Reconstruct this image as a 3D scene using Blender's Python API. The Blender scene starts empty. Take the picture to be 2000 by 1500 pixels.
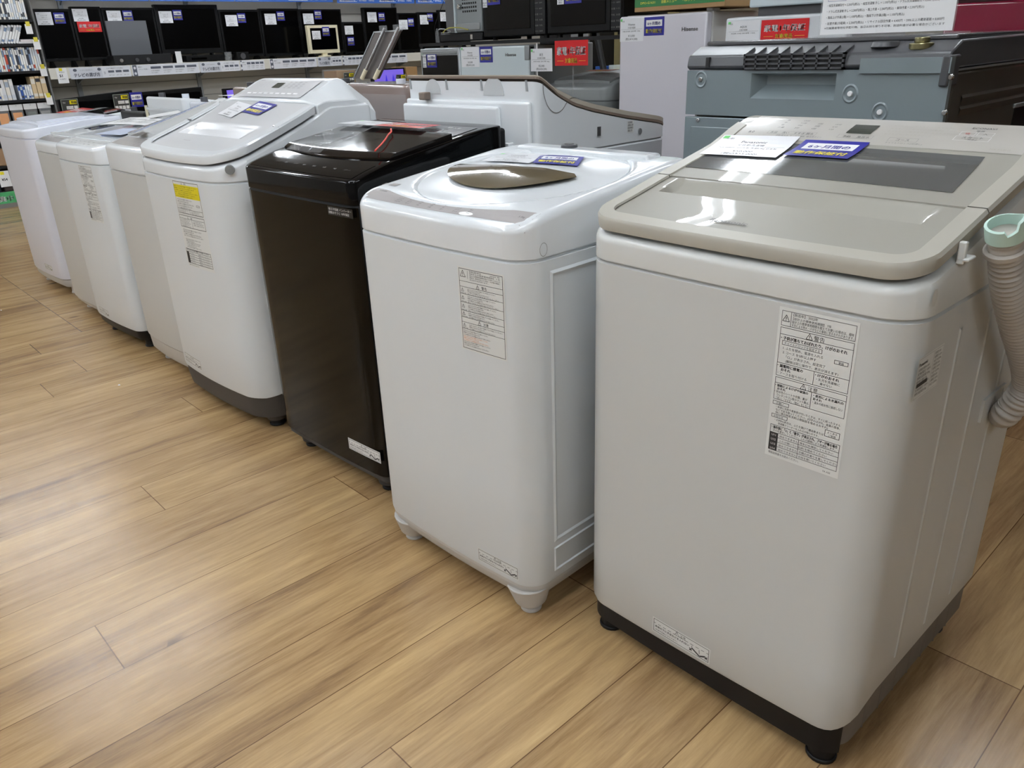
import bpy, bmesh, math, random
from mathutils import Vector, Matrix
random.seed(7)
PI = math.pi
sc = bpy.context.scene
COL = sc.collection

# ------------------------------------------------------------------ camera
F_PX, PITCH, ROLL, YAW, CAM_H = 1540.0, math.radians(23.3), math.radians(-2.2), math.radians(137.5), 1.14
fw = Vector((math.cos(YAW), math.sin(YAW), 0)); up = Vector((0, 0, 1)); rt = fw.cross(up)
Fv = math.cos(PITCH)*fw - math.sin(PITCH)*up
Uv = math.cos(PITCH)*up + math.sin(PITCH)*fw
Rv = math.cos(ROLL)*rt + math.sin(ROLL)*Uv
U2 = -math.sin(ROLL)*rt + math.cos(ROLL)*Uv
camd = bpy.data.cameras.new('camera'); cam = bpy.data.objects.new('camera', camd); COL.objects.link(cam)
m = Matrix((Rv, U2, -Fv)).transposed().to_4x4(); m.translation = Vector((0, 0, CAM_H)); cam.matrix_world = m
camd.sensor_width = 36; camd.sensor_fit = 'HORIZONTAL'; camd.lens = F_PX*36/2000; camd.clip_start = 0.02
sc.camera = cam

# ------------------------------------------------------------------ world, exposure
w = bpy.data.worlds.new('world'); sc.world = w; w.use_nodes = True
w.node_tree.nodes['Background'].inputs[0].default_value = (0.93, 0.97, 1.0, 1)
w.node_tree.nodes['Background'].inputs[1].default_value = 0.3
sc.view_settings.view_transform = 'Standard'; sc.view_settings.look = 'None'
sc.view_settings.exposure = 0.0; sc.view_settings.gamma = 1.0; sc.view_settings.use_curve_mapping = False
TUBE_STRENGTH = 54.0
CEIL_Z = 2.75

# ------------------------------------------------------------------ materials
def lin(c):
    c /= 255.0
    return c/12.92 if c <= 0.04045 else ((c+0.055)/1.055)**2.4
def rgb(r, g, b): return (lin(r), lin(g), lin(b), 1)
MATS = {}
def M(name, c, rough=0.5, metal=0.0, coat=0.0, spec=0.5, alpha=1.0, emit=None, estr=0.0, bump=0.0, bscale=200, trans=0.0, crough=0.05, mottle=0.0, mscale=6):
    if name in MATS: return MATS[name]
    mt = bpy.data.materials.new(name); mt.use_nodes = True
    nt = mt.node_tree; p = nt.nodes['Principled BSDF']
    col = rgb(*c)
    p.inputs['Base Color'].default_value = col
    p.inputs['Roughness'].default_value = rough; p.inputs['Metallic'].default_value = metal
    p.inputs['Coat Weight'].default_value = coat; p.inputs['Coat Roughness'].default_value = crough
    p.inputs['Specular IOR Level'].default_value = spec
    p.inputs['Alpha'].default_value = alpha; p.inputs['Transmission Weight'].default_value = trans
    if emit: p.inputs['Emission Color'].default_value = rgb(*emit); p.inputs['Emission Strength'].default_value = estr
    tc = nt.nodes.new('ShaderNodeTexCoord')
    if mottle:
        n = nt.nodes.new('ShaderNodeTexNoise'); n.inputs['Scale'].default_value = mscale; n.inputs['Detail'].default_value = 6
        nt.links.new(tc.outputs['Object'], n.inputs['Vector'])
        mx = nt.nodes.new('ShaderNodeMix'); mx.data_type = 'RGBA'
        mx.inputs[6].default_value = col; mx.inputs[7].default_value = tuple(x*(1-mottle) for x in col[:3])+(1,)
        nt.links.new(n.outputs['Fac'], mx.inputs[0]); nt.links.new(mx.outputs[2], p.inputs['Base Color'])
    if bump:
        n = nt.nodes.new('ShaderNodeTexNoise'); n.inputs['Scale'].default_value = bscale
        nt.links.new(tc.outputs['Object'], n.inputs['Vector'])
        b = nt.nodes.new('ShaderNodeBump'); b.inputs['Strength'].default_value = bump; b.inputs['Distance'].default_value = 0.001
        nt.links.new(n.outputs['Fac'], b.inputs['Height']); nt.links.new(b.outputs['Normal'], p.inputs['Normal'])
    MATS[name] = mt
    return mt
body_grey = M('satin_warm_grey_steel', (203, 205, 204), 0.32, bump=0.08, bscale=60)
body_white = M('white_painted_steel', (221, 226, 229), 0.3, bump=0.05, bscale=60)
plastic_white = M('white_gloss_plastic', (229, 233, 236), 0.16, coat=0.4)
plastic_cool = M('cool_white_gloss_plastic', (226, 230, 240), 0.18, coat=0.3)
body_cool = M('cool_white_steel', (222, 224, 234), 0.3)
band_warm = M('warm_white_plastic', (212, 213, 210), 0.3)
beige = M('beige_satin_plastic', (170, 166, 155), 0.38)
beige_gloss = M('beige_gloss_plastic', (158, 155, 145), 0.42, coat=0.8, crough=0.012)
beige_panel = M('pearl_beige_panel', (184, 180, 173), 0.3, coat=0.3)
smoke = M('smoked_window', (92, 94, 94), 0.06, coat=0.8)
olive = M('brown_smoked_window', (100, 90, 68), 0.07, coat=1.0)
blk = M('black_plastic', (18, 18, 20), 0.45, spec=.3)
dgrey = M('dark_grey_plastic', (62, 62, 64), 0.5)
dust = M('dusty_dark_base', (118, 108, 97), 0.75, mottle=0.3, mscale=30)
lgrey = M('light_grey_plastic', (196, 194, 190), 0.45)
kblack = M('black_gloss_plastic', (7, 7, 8), 0.06, spec=.25)
kglass = M('smoked_brown_glass', (12, 10, 7), 0.1, spec=.16, bump=0.02, bscale=14)
kside = M('matte_black_side', (14, 15, 17), 0.5, spec=.25)
silver_panel = M('silver_grey_panel', (178, 173, 172), 0.18, coat=0.5, bump=0.15, bscale=45)
lcd = M('lcd_glass', (62, 66, 60), 0.2)
hose_m = M('grey_hose', (176, 170, 162), 0.5)
mint = M('mint_plastic', (190, 216, 205), 0.4)
paper = M('white_card', (232, 232, 232), 0.45)
cardc = M('laminated_card', (236, 237, 240), 0.25)
blue = M('warranty_blue', (42, 42, 140), 0.3)
red = M('warranty_red', (202, 22, 28), 0.3)
yel = M('print_yellow', (240, 225, 70), 0.4)
orange = M('print_orange', (232, 140, 70), 0.5)
ink = M('ink_black', (44, 44, 46), 0.5)
ink_soft = M('ink_grey', (110, 108, 106), 0.5)
ink_blue = M('ink_blue', (50, 50, 140), 0.5)
white_ink = M('ink_white', (240, 240, 240), 0.5)
labelm = M('sticker_paper', (226, 228, 226), 0.4)
yellow_lab = M('yellow_sticker', (232, 216, 20), 0.4)
green = M('green_print', (70, 160, 100), 0.5)
lime = M('lime_print', (110, 200, 110), 0.5)
tvm = M('tv_black', (5, 5, 6), 0.4, spec=.2)
tvscreen = M('tv_screen', (2, 2, 3), 0.12, spec=.22)
clear = M('clear_plastic', (235, 238, 240), 0.15, alpha=0.13, spec=.4)
brown_body = M('rose_brown_steel', (84, 72, 68), 0.28, coat=0.5, mottle=0.15, mscale=4)
dbrown = M('dark_brown_panel', (66, 58, 55), 0.4, coat=0.3)
drum_grey = M('blue_grey_steel', (120, 130, 134), 0.36, metal=0.15)
drum_top = M('charcoal_plastic', (70, 71, 74), 0.35)
drum_side = M('dark_bronze_steel', (72, 68, 62), 0.35, coat=0.2)
chrome = M('chrome', (205, 205, 205), 0.2, metal=1.0)
brass = M('brass', (150, 145, 110), 0.3, metal=1.0)
steel = M('grey_metal', (150, 154, 156), 0.35, metal=0.5)
shelfm = M('cream_shelf', (214, 210, 198), 0.5)
wallm = M('grey_wall_panel', (186, 182, 174), 0.6)
signblue = M('sign_blue', (50, 94, 176), 0.4)
stripm = M('strip_white', (222, 223, 228), 0.4)
stripgrey = M('strip_grey', (86, 90, 102), 0.5)
cardboard = M('cardboard', (160, 126, 84), 0.7)
boxgreen = M('box_green', (44, 118, 62), 0.4)
winered = M('wine_red_gloss', (118, 22, 48), 0.12, coat=0.7)
ivory = M('ivory_plastic', (226, 218, 188), 0.4)
purple = M('violet_screen', (120, 100, 210), 0.3, emit=(120, 100, 220), estr=0.5)
cord_red = M('red_cord', (214, 60, 50), 0.5)
yellowcable = M('yellow_cable', (176, 170, 80), 0.5)
palebl = M('pale_blue_steel', (204, 216, 220), 0.25, coat=0.3)

# ------------------------------------------------------------------ object helpers
def thing(name, label, cat, loc=(0, 0, 0), rot=0.0, group=None):
    o = bpy.data.objects.new(name, None); COL.objects.link(o)
    o.location = loc; o.rotation_euler = (0, 0, rot)
    o['label'] = label; o['category'] = cat
    if group: o['group'] = group
    return o
def tag(o, label, cat, group=None):
    o['label'] = label; o['category'] = cat
    if group: o['group'] = group
    return o
def mesh(name, verts, faces, mats, parent=None, midx=None, smooth=True, bevel=0.0, ang=35, segs=2, loc=None):
    me = bpy.data.meshes.new(name); me.from_pydata([tuple(v) for v in verts], [], faces)
    if not isinstance(mats, (list, tuple)): mats = [mats]
    for x in mats: me.materials.append(x)
    if midx: me.polygons.foreach_set('material_index', midx)
    bm = bmesh.new(); bm.from_mesh(me); lv_ = [v for v in bm.verts if not v.link_faces]
    if lv_: bmesh.ops.delete(bm, geom=lv_, context='VERTS')
    bmesh.ops.recalc_face_normals(bm, faces=bm.faces); bm.to_mesh(me); bm.free()
    if smooth:
        me.shade_smooth(); me.set_sharp_from_angle(angle=math.radians(ang))
    o = bpy.data.objects.new(name, me); COL.objects.link(o)
    if parent: o.parent = parent
    if loc: o.location = loc
    if bevel:
        b = o.modifiers.new('bevel', 'BEVEL'); b.width = bevel; b.segments = segs; b.limit_method = 'ANGLE'; b.angle_limit = math.radians(ang); b.harden_normals = False
    return o
class MB:
    def __init__(s): s.v = []; s.f = []; s.m = []
    def add(s, vs, fs, mi=0):
        n = len(s.v); s.v += [Vector(v) for v in vs]; s.f += [tuple(i+n for i in f) for f in fs]; s.m += [mi]*len(fs); return s
    def box(s, x0, x1, y0, y1, z0, z1, mi=0, mtx=None):
        vs = [Vector((x, y, z)) for z in (z0, z1) for y in (y0, y1) for x in (x0, x1)]
        if mtx: vs = [mtx @ v for v in vs]
        return s.add(vs, [(0, 2, 3, 1), (4, 5, 7, 6), (0, 1, 5, 4), (2, 6, 7, 3), (0, 4, 6, 2), (1, 3, 7, 5)], mi)
    def cyl(s, p0, p1, r0, r1=None, n=20, mi=0, caps=True):
        r1 = r0 if r1 is None else r1
        p0, p1 = Vector(p0), Vector(p1); d = (p1-p0).normalized(); a = d.orthogonal().normalized(); b = d.cross(a)
        vs = [p+(a*math.cos(2*PI*i/n)+b*math.sin(2*PI*i/n))*r for p, r in ((p0, r0), (p1, r1)) for i in range(n)]
        fs = [(i, (i+1) % n, n+(i+1) % n, n+i) for i in range(n)]
        if caps: fs += [tuple(range(n))[::-1], tuple(range(n, 2*n))]
        return s.add(vs, fs, mi)
    def tube(s, pts, r, n=10, mi=0):
        pts = [Vector(p) for p in pts]; rs = r if isinstance(r, (list, tuple)) else [r]*len(pts)
        prev = None; rings = []
        for i, p in enumerate(pts):
            d = (pts[min(i+1, len(pts)-1)]-pts[max(i-1, 0)]).normalized()
            a = d.orthogonal().normalized() if prev is None else (prev-d*prev.dot(d)).normalized()
            prev = a; b = d.cross(a)
            rings.append([p+(a*math.cos(2*PI*k/n)+b*math.sin(2*PI*k/n))*rs[i] for k in range(n)])
        vs = [v for g in rings for v in g]
        fs = [(i*n+k, i*n+(k+1) % n, (i+1)*n+(k+1) % n, (i+1)*n+k) for i in range(len(pts)-1) for k in range(n)]
        fs += [tuple(range(n))[::-1], tuple(range((len(pts)-1)*n, len(pts)*n))]
        return s.add(vs, fs, mi)
    def prism(s, poly, axis, a, b, mi=0):
        n = len(poly)
        def mk(p, t): return {'x': (t, p[0], p[1]), 'y': (p[0], t, p[1]), 'z': (p[0], p[1], t)}[axis]
        vs = [mk(p, a) for p in poly]+[mk(p, b) for p in poly]
        fs = [tuple(range(n)), tuple(range(2*n-1, n-1, -1))]+[(i, (i+1) % n, n+(i+1) % n, n+i) for i in range(n)]
        return s.add(vs, fs, mi)
    def build(s, name, mats, parent=None, **k): return mesh(name, s.v, s.f, mats, parent, s.m if isinstance(mats, (list, tuple)) and len(mats) > 1 else None, **k)
def catmull(P, n=12):
    P = [Vector(p) for p in P]; P = [P[0]*2-P[1]]+P+[P[-1]*2-P[-2]]; out = []
    for i in range(1, len(P)-2):
        for k in range(n):
            t = k/n; a, b, c, d = P[i-1:i+3]
            out.append(0.5*((2*b)+(c-a)*t+(2*a-5*b+4*c-d)*t*t+(3*b-a-3*c+d)*t**3))
    out.append(P[-2]); return out
def interp(tab, x):
    if x <= tab[0][0]: return tab[0][1]
    for (a, va), (b, vb) in zip(tab, tab[1:]):
        if x <= b:
            t = (x-a)/(b-a); return va+(vb-va)*t
    return tab[-1][1]
def smoothtab(tab, x, e=0.025):
    return sum(interp(tab, x+e*k/3) for k in range(-3, 4))/7
# rounded footprint: front edge at y=0 (bowed), back at y=d
def footprint(w, d, rf, rb, bow=0.0, n=8, inset=0.0, ne=10):
    hw = w/2-inset; y0 = inset; y1 = d-inset; rf = max(rf-inset, 0.002); rb = max(rb-inset, 0.002); pts = []
    def edge(a, b, k):
        for i in range(1, k): pts.append((a[0]+(b[0]-a[0])*i/k, a[1]+(b[1]-a[1])*i/k))
    def arc(cx, cy, r, a0):
        for i in range(n+1):
            a = a0+PI/2*i/n; pts.append((cx+r*math.cos(a), cy+r*math.sin(a)))
    arc(-hw+rf, y0+rf, rf, PI); edge((-hw+rf, y0), (hw-rf, y0), ne)
    arc(hw-rf, y0+rf, rf, 1.5*PI); edge((hw, y0+rf), (hw, y1-rb), ne)
    arc(hw-rb, y1-rb, rb, 0); edge((hw-rb, y1), (-hw+rb, y1), ne)
    arc(-hw+rb, y1-rb, rb, PI/2); edge((-hw, y1-rb), (-hw, y0+rf), ne)
    return [(x, y+bow*(2*x/w)**2*(1-min(max(y/d, 0), 1))) for x, y in pts]
def loft(name, secs, mat, parent=None, cap0=True, cap1=True, **k):
    vs = []; fs = []; n = len(secs[0][1])
    for z, L in secs:
        for x, y in L: vs.append((x, y, z(x, y) if callable(z) else z))
    for s in range(len(secs)-1):
        for i in range(n):
            a = s*n+i; b = s*n+(i+1) % n; fs.append((a, b, b+n, a+n))
    if cap0: fs.append(tuple(range(n))[::-1])
    if cap1: fs.append(tuple(range((len(secs)-1)*n, len(secs)*n)))
    return mesh(name, vs, fs, mat, parent, **k)
# slab following a footprint, top given by a function, bottom by a function
def slab(name, w, d, rf, rb, top, bot, mat, parent=None, ya=0.0, yb=None, bow=0.0, inset=0.0, extra=(), nx=24, step=0.02, **k):
    yb = d if yb is None else yb
    hw = w/2-inset; rfi = max(rf-inset, .002); rbi = max(rb-inset, .002); y0 = inset; y1 = d-inset
    ya = max(ya, y0); yb = min(yb, y1)
    ys = set([ya, yb]); t = ya
    while t < yb: ys.add(round(t, 5)); t += step
    for i in range(10):
        a = PI/2*i/9
        for v in (y0+rfi*(1-math.cos(a)), y1-rbi*(1-math.cos(a))):
            if ya < v < yb: ys.add(v)
    for e in extra:
        if ya < e < yb: ys.add(e)
    ys = sorted(ys); q = [ys[0]]
    for y in ys[1:]:
        if y-q[-1] > 1e-4: q.append(y)
    ys = q
    def W(y):
        r = hw
        if y < y0+rfi: r = hw-rfi+math.sqrt(max(rfi**2-(y0+rfi-y)**2, 0))
        if y > y1-rbi: r = min(r, hw-rbi+math.sqrt(max(rbi**2-(y-(y1-rbi))**2, 0)))
        return r
    ts = [math.sin(PI/2*(-1+2*i/nx)) for i in range(nx+1)]
    vs = []; fs = []; N = nx+1
    for side in (0, 1):
        for y in ys:
            ww = W(y)
            for t in ts:
                x = t*ww; yy = y+bow*(2*x/w)**2*(1-y/d)
                z = top(x, y) if side == 0 else bot(x, y)
                vs.append((x, yy, z))
    R = len(ys); O = R*N
    for r in range(R-1):
        for c in range(nx):
            a = r*N+c; fs.append((a, a+1, a+N+1, a+N)); fs.append((O+a, O+a+N, O+a+N+1, O+a+1))
    bd = [c for c in range(N)]+[r*N+nx for r in range(1, R)]+[(R-1)*N+c for c in range(nx-1, -1, -1)]+[r*N for r in range(R-2, 0, -1)]
    for i in range(len(bd)):
        a = bd[i]; b = bd[(i+1) % len(bd)]; fs.append((a, b, b+O, a+O))
    me = mesh(name, vs, fs, mat, parent, **k)
    bm = bmesh.new(); bm.from_mesh(me.data); bmesh.ops.remove_doubles(bm, verts=bm.verts, dist=1e-5); bm.to_mesh(me.data); bm.free()
    return me

# ------------------------------------------------------------------ print on surfaces
FC = bpy.data.curves.new('glyphs', 'FONT'); FC.resolution_u = 2; FO = bpy.data.objects.new('glyphs', FC)
GC = {}
def glyphs(s, bold):
    if (s, bold) not in GC:
        FC.body = s; FC.size = 1; FC.offset = 0.0
        me = bpy.data.meshes.new_from_object(FO)
        vs = [(v.co.x, v.co.y) for v in me.vertices]; fs = [tuple(p.vertices) for p in me.polygons]
        bpy.data.meshes.remove(me)
        if not vs: vs = [(0, 0)]; fs = []
        x0 = min(v[0] for v in vs); x1 = max(v[0] for v in vs)
        GC[(s, bold)] = ([(x-x0, y) for x, y in vs], fs, x1-x0)
    return GC[(s, bold)]
class Sheet:
    """flat print in its own (u, v) metres, u to the right and v upwards from the lower left corner"""
    def __init__(s, fine=True): s.v = []; s.f = []; s.m = []; s.mats = []; s.fine = fine
    def mi(s, mat):
        if mat not in s.mats: s.mats.append(mat)
        return s.mats.index(mat)
    def add(s, vs, fs, mat, lv):
        n = len(s.v); s.v += [(u, v, lv) for u, v in vs]; s.f += [tuple(i+n for i in f) for f in fs]; s.m += [s.mi(mat)]*len(fs)
    def rect(s, u0, v0, u1, v1, mat, lv=0, nu=1, nv=1):
        nu = max(nu, min(60, math.ceil(abs(u1-u0)/.012))) if s.fine else 1; nv = max(nv, min(60, math.ceil(abs(v1-v0)/.02))) if s.fine else 1
        vs = [(u0+(u1-u0)*i/nu, v0+(v1-v0)*j/nv) for j in range(nv+1) for i in range(nu+1)]
        s.add(vs, [(j*(nu+1)+i, j*(nu+1)+i+1, (j+1)*(nu+1)+i+1, (j+1)*(nu+1)+i) for j in range(nv) for i in range(nu)], mat, lv)
    def frame(s, u0, v0, u1, v1, t, mat, lv=1):
        s.rect(u0, v0, u1, v0+t, mat, lv, 4); s.rect(u0, v1-t, u1, v1, mat, lv, 4); s.rect(u0, v0, u0+t, v1, mat, lv); s.rect(u1-t, v0, u1, v1, mat, lv)
    def line(s, a, b, t, mat, lv=1):
        a = Vector(a); b = Vector(b); d = (b-a).normalized(); n = Vector((-d.y, d.x))*t/2
        s.add([tuple(a-n), tuple(b-n), tuple(b+n), tuple(a+n)], [(0, 1, 2, 3)], mat, lv)
    def poly(s, pts, mat, lv=1): s.add(pts, [tuple(range(len(pts)))], mat, lv)
    def warn(s, u, v, h, mat):
        w = h*1.1; t = h*0.09
        for a, b in (((u, v), (u+w, v)), ((u+w, v), (u+w/2, v+h)), ((u+w/2, v+h), (u, v))): s.line(a, b, t, mat)
        s.rect(u+w/2-t*.6, v+h*.3, u+w/2+t*.6, v+h*.68, mat, 1); s.rect(u+w/2-t*.6, v+h*.12, u+w/2+t*.6, v+h*.22, mat, 1)
    def text(s, t, u, v, size, mat, fit=None, align='l', bold=False, lv=1):
        vs, fs, W = glyphs(t, bold); sx = size
        if fit and W*size > 0: sx = fit/W
        off = {'l': 0, 'c': -W*sx/2, 'r': -W*sx}[align]
        for ox, oy in (((-.028, -.018), (.028, .018), (.028, -.018), (-.028, .018)) if bold else ((0, 0),)): s.add([(u+off+x*sx+ox*size, v+(y+oy)*size) for x, y in vs], fs, mat, lv+(ox+1)*.04)
    def build(s, name, fn, parent=None, lift=0.0006):
        return mesh(name, [fn(u, v, 0.0004+lv*lift) for u, v, lv in s.v], s.f, s.mats, parent, s.m, smooth=False)
def plane_fn(o, du, dv):
    o = Vector(o); du = Vector(du).normalized(); dv = Vector(dv); dv = (dv-du*dv.dot(du)).normalized(); n = du.cross(dv)
    return lambda u, v, l: o+du*u+dv*v+n*l
def quad_fn(p00, p10, p01, W, H, zf):
    """print lying on a height field zf(x,y): p00 lower-left, p10 lower-right, p01 upper-left in plan"""
    a = Vector(p00); e1 = (Vector(p10)-a)/W; e2 = (Vector(p01)-a)/H
    def f(u, v, l):
        q = a+e1*u+e2*v; return Vector((q.x, q.y, zf(q.x, q.y)+l))
    return f
def front_fn(x0, z0, yf):
    return lambda u, v, l: Vector((x0+u, yf(x0+u)-l, z0+v))
def small_lines(S, rows, u0, u1, v1, v0, mat, words):
    """rows of tiny printed lines between v1 (top) and v0"""
    h = (v1-v0)/rows
    for i in range(rows):
        t = words[i % len(words)]; S.text(t, u0, v1-h*(i+.82), h*.8, mat, fit=min((u1-u0), len(t)*h*.8) if (i % 3) else (u1-u0)*random.uniform(.8, 1))

# --- shop cards
def price_sheet(W, H, brand, name, price, tax, lines=('NA-××× 年式 洗濯8.0kg',), base=None, green_tab=True):
    S = Sheet(); S.rect(0, 0, W, H, base or cardc, 0, 8, 6)
    if green_tab: S.rect(W*.02, H*.86, W*.1, H*.97, lime, 1)
    S.text('分割', W*.08, H*.83, H*.08, ink_soft)
    S.text(brand, W*.5, H*.68, H*.13, ink, align='c'); S.text(name, W*.5, H*.55, H*.09, ink_soft, align='c')
    S.line((W*.05, H*.52), (W*.95, H*.52), H*.007, ink_soft)
    S.text(lines[0], W*.5, H*.41, H*.07, ink, align='c', fit=W*.75)
    S.text(price, W*.5, H*.2, H*.12, ink, align='c'); S.text(tax, W*.5, H*.06, H*.12, ink, align='c')
    return S
def blue_sheet(W, H, wide=False):
    S = Sheet(); S.rect(0, 0, W, H, blue, 0, 8, 6)
    S.rect(W*.1, H*.5, W*.9, H*.84, white_ink, 1, 8, 2)
    S.text('6ヶ月間の', W*.5, H*.58, H*.2, ink_blue, fit=W*.64, align='c', bold=True, lv=2)
    S.text('動作保証付', W*.5, H*.16, H*.24, yel, fit=W*.8, align='c', bold=True, lv=2)
    return S
def red_sheet(W, H):
    S = Sheet(); S.rect(0, 0, W, H, red, 0, 8, 6)
    S.text('家電1年保証', W*.5, H*.45, H*.36, white_ink, fit=W*.86, align='c', bold=True)
    S.text('対象商品', W*.5, H*.12, H*.22, yel, fit=W*.36, align='c', bold=True)
    S.line((W*.07, H*.19), (W*.27, H*.19), H*.015, yel); S.line((W*.73, H*.19), (W*.93, H*.19), H*.015, yel)
    return S

# ------------------------------------------------------------------ setting
def structure(o): o['kind'] = 'structure'; return o
def floor_material():
    mt = bpy.data.materials.new('vinyl_oak_planks'); mt.use_nodes = True; nt = mt.node_tree; N = nt.nodes; Lk = nt.links; p = N['Principled BSDF']
    def math_(op, a, b=None, c=None):
        n = N.new('ShaderNodeMath'); n.operation = op
        for i, v in enumerate((a, b, c)):
            if v is None: continue
            if isinstance(v, (int, float)): n.inputs[i].default_value = v
            else: Lk.new(v, n.inputs[i])
        return n.outputs[0]
    tc = N.new('ShaderNodeTexCoord'); sp = N.new('ShaderNodeSeparateXYZ'); Lk.new(tc.outputs['Object'], sp.inputs[0])
    X, Y = sp.outputs[0], sp.outputs[1]
    W_ = 0.1835; X0 = -0.743; LEN = 1.22
    a = math_('DIVIDE', math_('SUBTRACT', X, X0), W_); row = math_('FLOOR', a); fx = math_('FRACT', a)
    # plank offsets of the rows, row -16 .. 15
    known = {-5: .252, -8: .550, 2: 1.434, -1: .522, -6: .970, -11: .894, -14: .565, -18: .88, -2: 1.1, -3: 1.15, -4: 1.21, -7: 1.15, 0: 1.1, 1: 1.3, -9: 1.2, -10: 1.1, -12: 1.15, -13: 1.2, 3: 1.0, 4: .6}
    cr = N.new('ShaderNodeValToRGB'); cr.color_ramp.interpolation = 'CONSTANT'
    el = cr.color_ramp.elements; rnd = random.Random(3)
    for i in range(32):
        r = i-18; off = known.get(r, rnd.random()*LEN) % LEN/LEN
        e = el[0] if i == 0 else (el[1] if i == 1 else el.new(i/32))
        e.position = i/32; e.color = (off, off, off, 1)
    rp = math_('DIVIDE', math_('ADD', math_('ADD', row, 18.5), 0), 32.0); Lk.new(rp, cr.inputs[0])
    sepc = N.new('ShaderNodeSeparateColor'); Lk.new(cr.outputs[0], sepc.inputs[0])
    b = math_('SUBTRACT', math_('DIVIDE', Y, LEN), sepc.outputs[0]); col = math_('FLOOR', b); fy = math_('FRACT', b)
    idv = N.new('ShaderNodeCombineXYZ'); Lk.new(row, idv.inputs[0]); Lk.new(col, idv.inputs[1])
    wn = N.new('ShaderNodeTexWhiteNoise'); wn.noise_dimensions = '3D'; Lk.new(idv.outputs[0], wn.inputs[0])
    # grain coordinates: stretched along Y, shifted per plank
    cx = N.new('ShaderNodeCombineXYZ'); Lk.new(math_('MULTIPLY', X, 1.0), cx.inputs[0]); Lk.new(math_('MULTIPLY', Y, 0.09), cx.inputs[1]); Lk.new(math_('MULTIPLY', wn.outputs['Value'], 31.0), cx.inputs[2])
    n1 = N.new('ShaderNodeTexNoise'); n1.inputs['Scale'].default_value = 26; n1.inputs['Detail'].default_value = 7; n1.inputs['Roughness'].default_value = .62; n1.inputs['Distortion'].default_value = .5; Lk.new(cx.outputs[0], n1.inputs['Vector'])
    cx2 = N.new('ShaderNodeCombineXYZ'); Lk.new(X, cx2.inputs[0]); Lk.new(math_('MULTIPLY', Y, 0.16), cx2.inputs[1]); Lk.new(math_('MULTIPLY', wn.outputs['Value'], 17.0), cx2.inputs[2])
    n2 = N.new('ShaderNodeTexNoise'); n2.inputs['Scale'].default_value = 7; n2.inputs['Detail'].default_value = 4; n2.inputs['Distortion'].default_value = .8; Lk.new(cx2.outputs[0], n2.inputs['Vector'])
    cx3 = N.new('ShaderNodeCombineXYZ'); Lk.new(math_('MULTIPLY', X, 1.0), cx3.inputs[0]); Lk.new(math_('MULTIPLY', Y, 0.06), cx3.inputs[1])
    n3 = N.new('ShaderNodeTexNoise'); n3.inputs['Scale'].default_value = 170; n3.inputs['Detail'].default_value = 5; n3.inputs['Roughness'].default_value = .7; Lk.new(cx3.outputs[0], n3.inputs['Vector'])
    ramp = N.new('ShaderNodeValToRGB'); e = ramp.color_ramp.elements
    e[0].position = .31; e[0].color = rgb(104, 78, 54); e[1].position = .69; e[1].color = rgb(203, 173, 126)
    x = e.new(.44); x.color = rgb(152, 122, 85); x = e.new(.55); x.color = rgb(178, 147, 104)
    mixf = math_('ADD', math_('MULTIPLY', n1.outputs['Fac'], .48), math_('ADD', math_('MULTIPLY', n2.outputs['Fac'], .30), math_('MULTIPLY', n3.outputs['Fac'], .22)))
    mixf = math_('ADD', mixf, math_('MULTIPLY', math_('SUBTRACT', wn.outputs['Value'], .5), .06))
    Lk.new(mixf, ramp.inputs[0])
    # knots
    vk = N.new('ShaderNodeTexVoronoi'); vk.inputs['Scale'].default_value = 5.2; cxk = N.new('ShaderNodeCombineXYZ'); Lk.new(X, cxk.inputs[0]); Lk.new(math_('MULTIPLY', Y, .42), cxk.inputs[1]); Lk.new(cxk.outputs[0], vk.inputs['Vector'])
    kn = math_('MAXIMUM', math_('SUBTRACT', 1.0, math_('DIVIDE', vk.outputs['Distance'], .085)), 0.0)
    kn = math_('MULTIPLY', math_('MINIMUM', math_('MULTIPLY', kn, 1.6), 1.0), math_('GREATER_THAN', n2.outputs['Fac'], .50))
    mk = N.new('ShaderNodeMix'); mk.data_type = 'RGBA'; mk.blend_type = 'MULTIPLY'; Lk.new(math_('MULTIPLY', kn, .75), mk.inputs[0]); Lk.new(ramp.outputs[0], mk.inputs[6]); mk.inputs[7].default_value = rgb(120, 92, 66)
    # seams
    sx = math_('LESS_THAN', math_('MINIMUM', fx, math_('SUBTRACT', 1.0, fx)), .0055)
    sy = math_('LESS_THAN', math_('MINIMUM', fy, math_('SUBTRACT', 1.0, fy)), .0010)
    seam = math_('MAXIMUM', sx, sy)
    ms = N.new('ShaderNodeMix'); ms.data_type = 'RGBA'; ms.blend_type = 'MULTIPLY'; Lk.new(math_('MULTIPLY', seam, .8), ms.inputs[0]); Lk.new(mk.outputs[2], ms.inputs[6]); ms.inputs[7].default_value = rgb(120, 90, 60)
    Lk.new(ms.outputs[2], p.inputs['Base Color'])
    rr = math_('ADD', .15, math_('MULTIPLY', n3.outputs['Fac'], .16)); Lk.new(rr, p.inputs['Roughness'])
    p.inputs['Specular IOR Level'].default_value = .45
    bp = N.new('ShaderNodeBump'); bp.inputs['Strength'].default_value = .09; bp.inputs['Distance'].default_value = .002
    Lk.new(math_('SUBTRACT', math_('ADD', n3.outputs['Fac'], n1.outputs['Fac']), math_('MULTIPLY', seam, 2.0)), bp.inputs['Height']); Lk.new(bp.outputs[0], p.inputs['Normal'])
    return mt
structure(MB().box(-8.7, 6, -6, 9.2, -.1, 0).build('floor', floor_material(), smooth=False))
structure(MB().box(-8.7, 6, -6, 9.2, CEIL_Z+.12, CEIL_Z+.2).build('ceiling', M('ceiling_tile', (165, 165, 163), .8), smooth=False))
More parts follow.
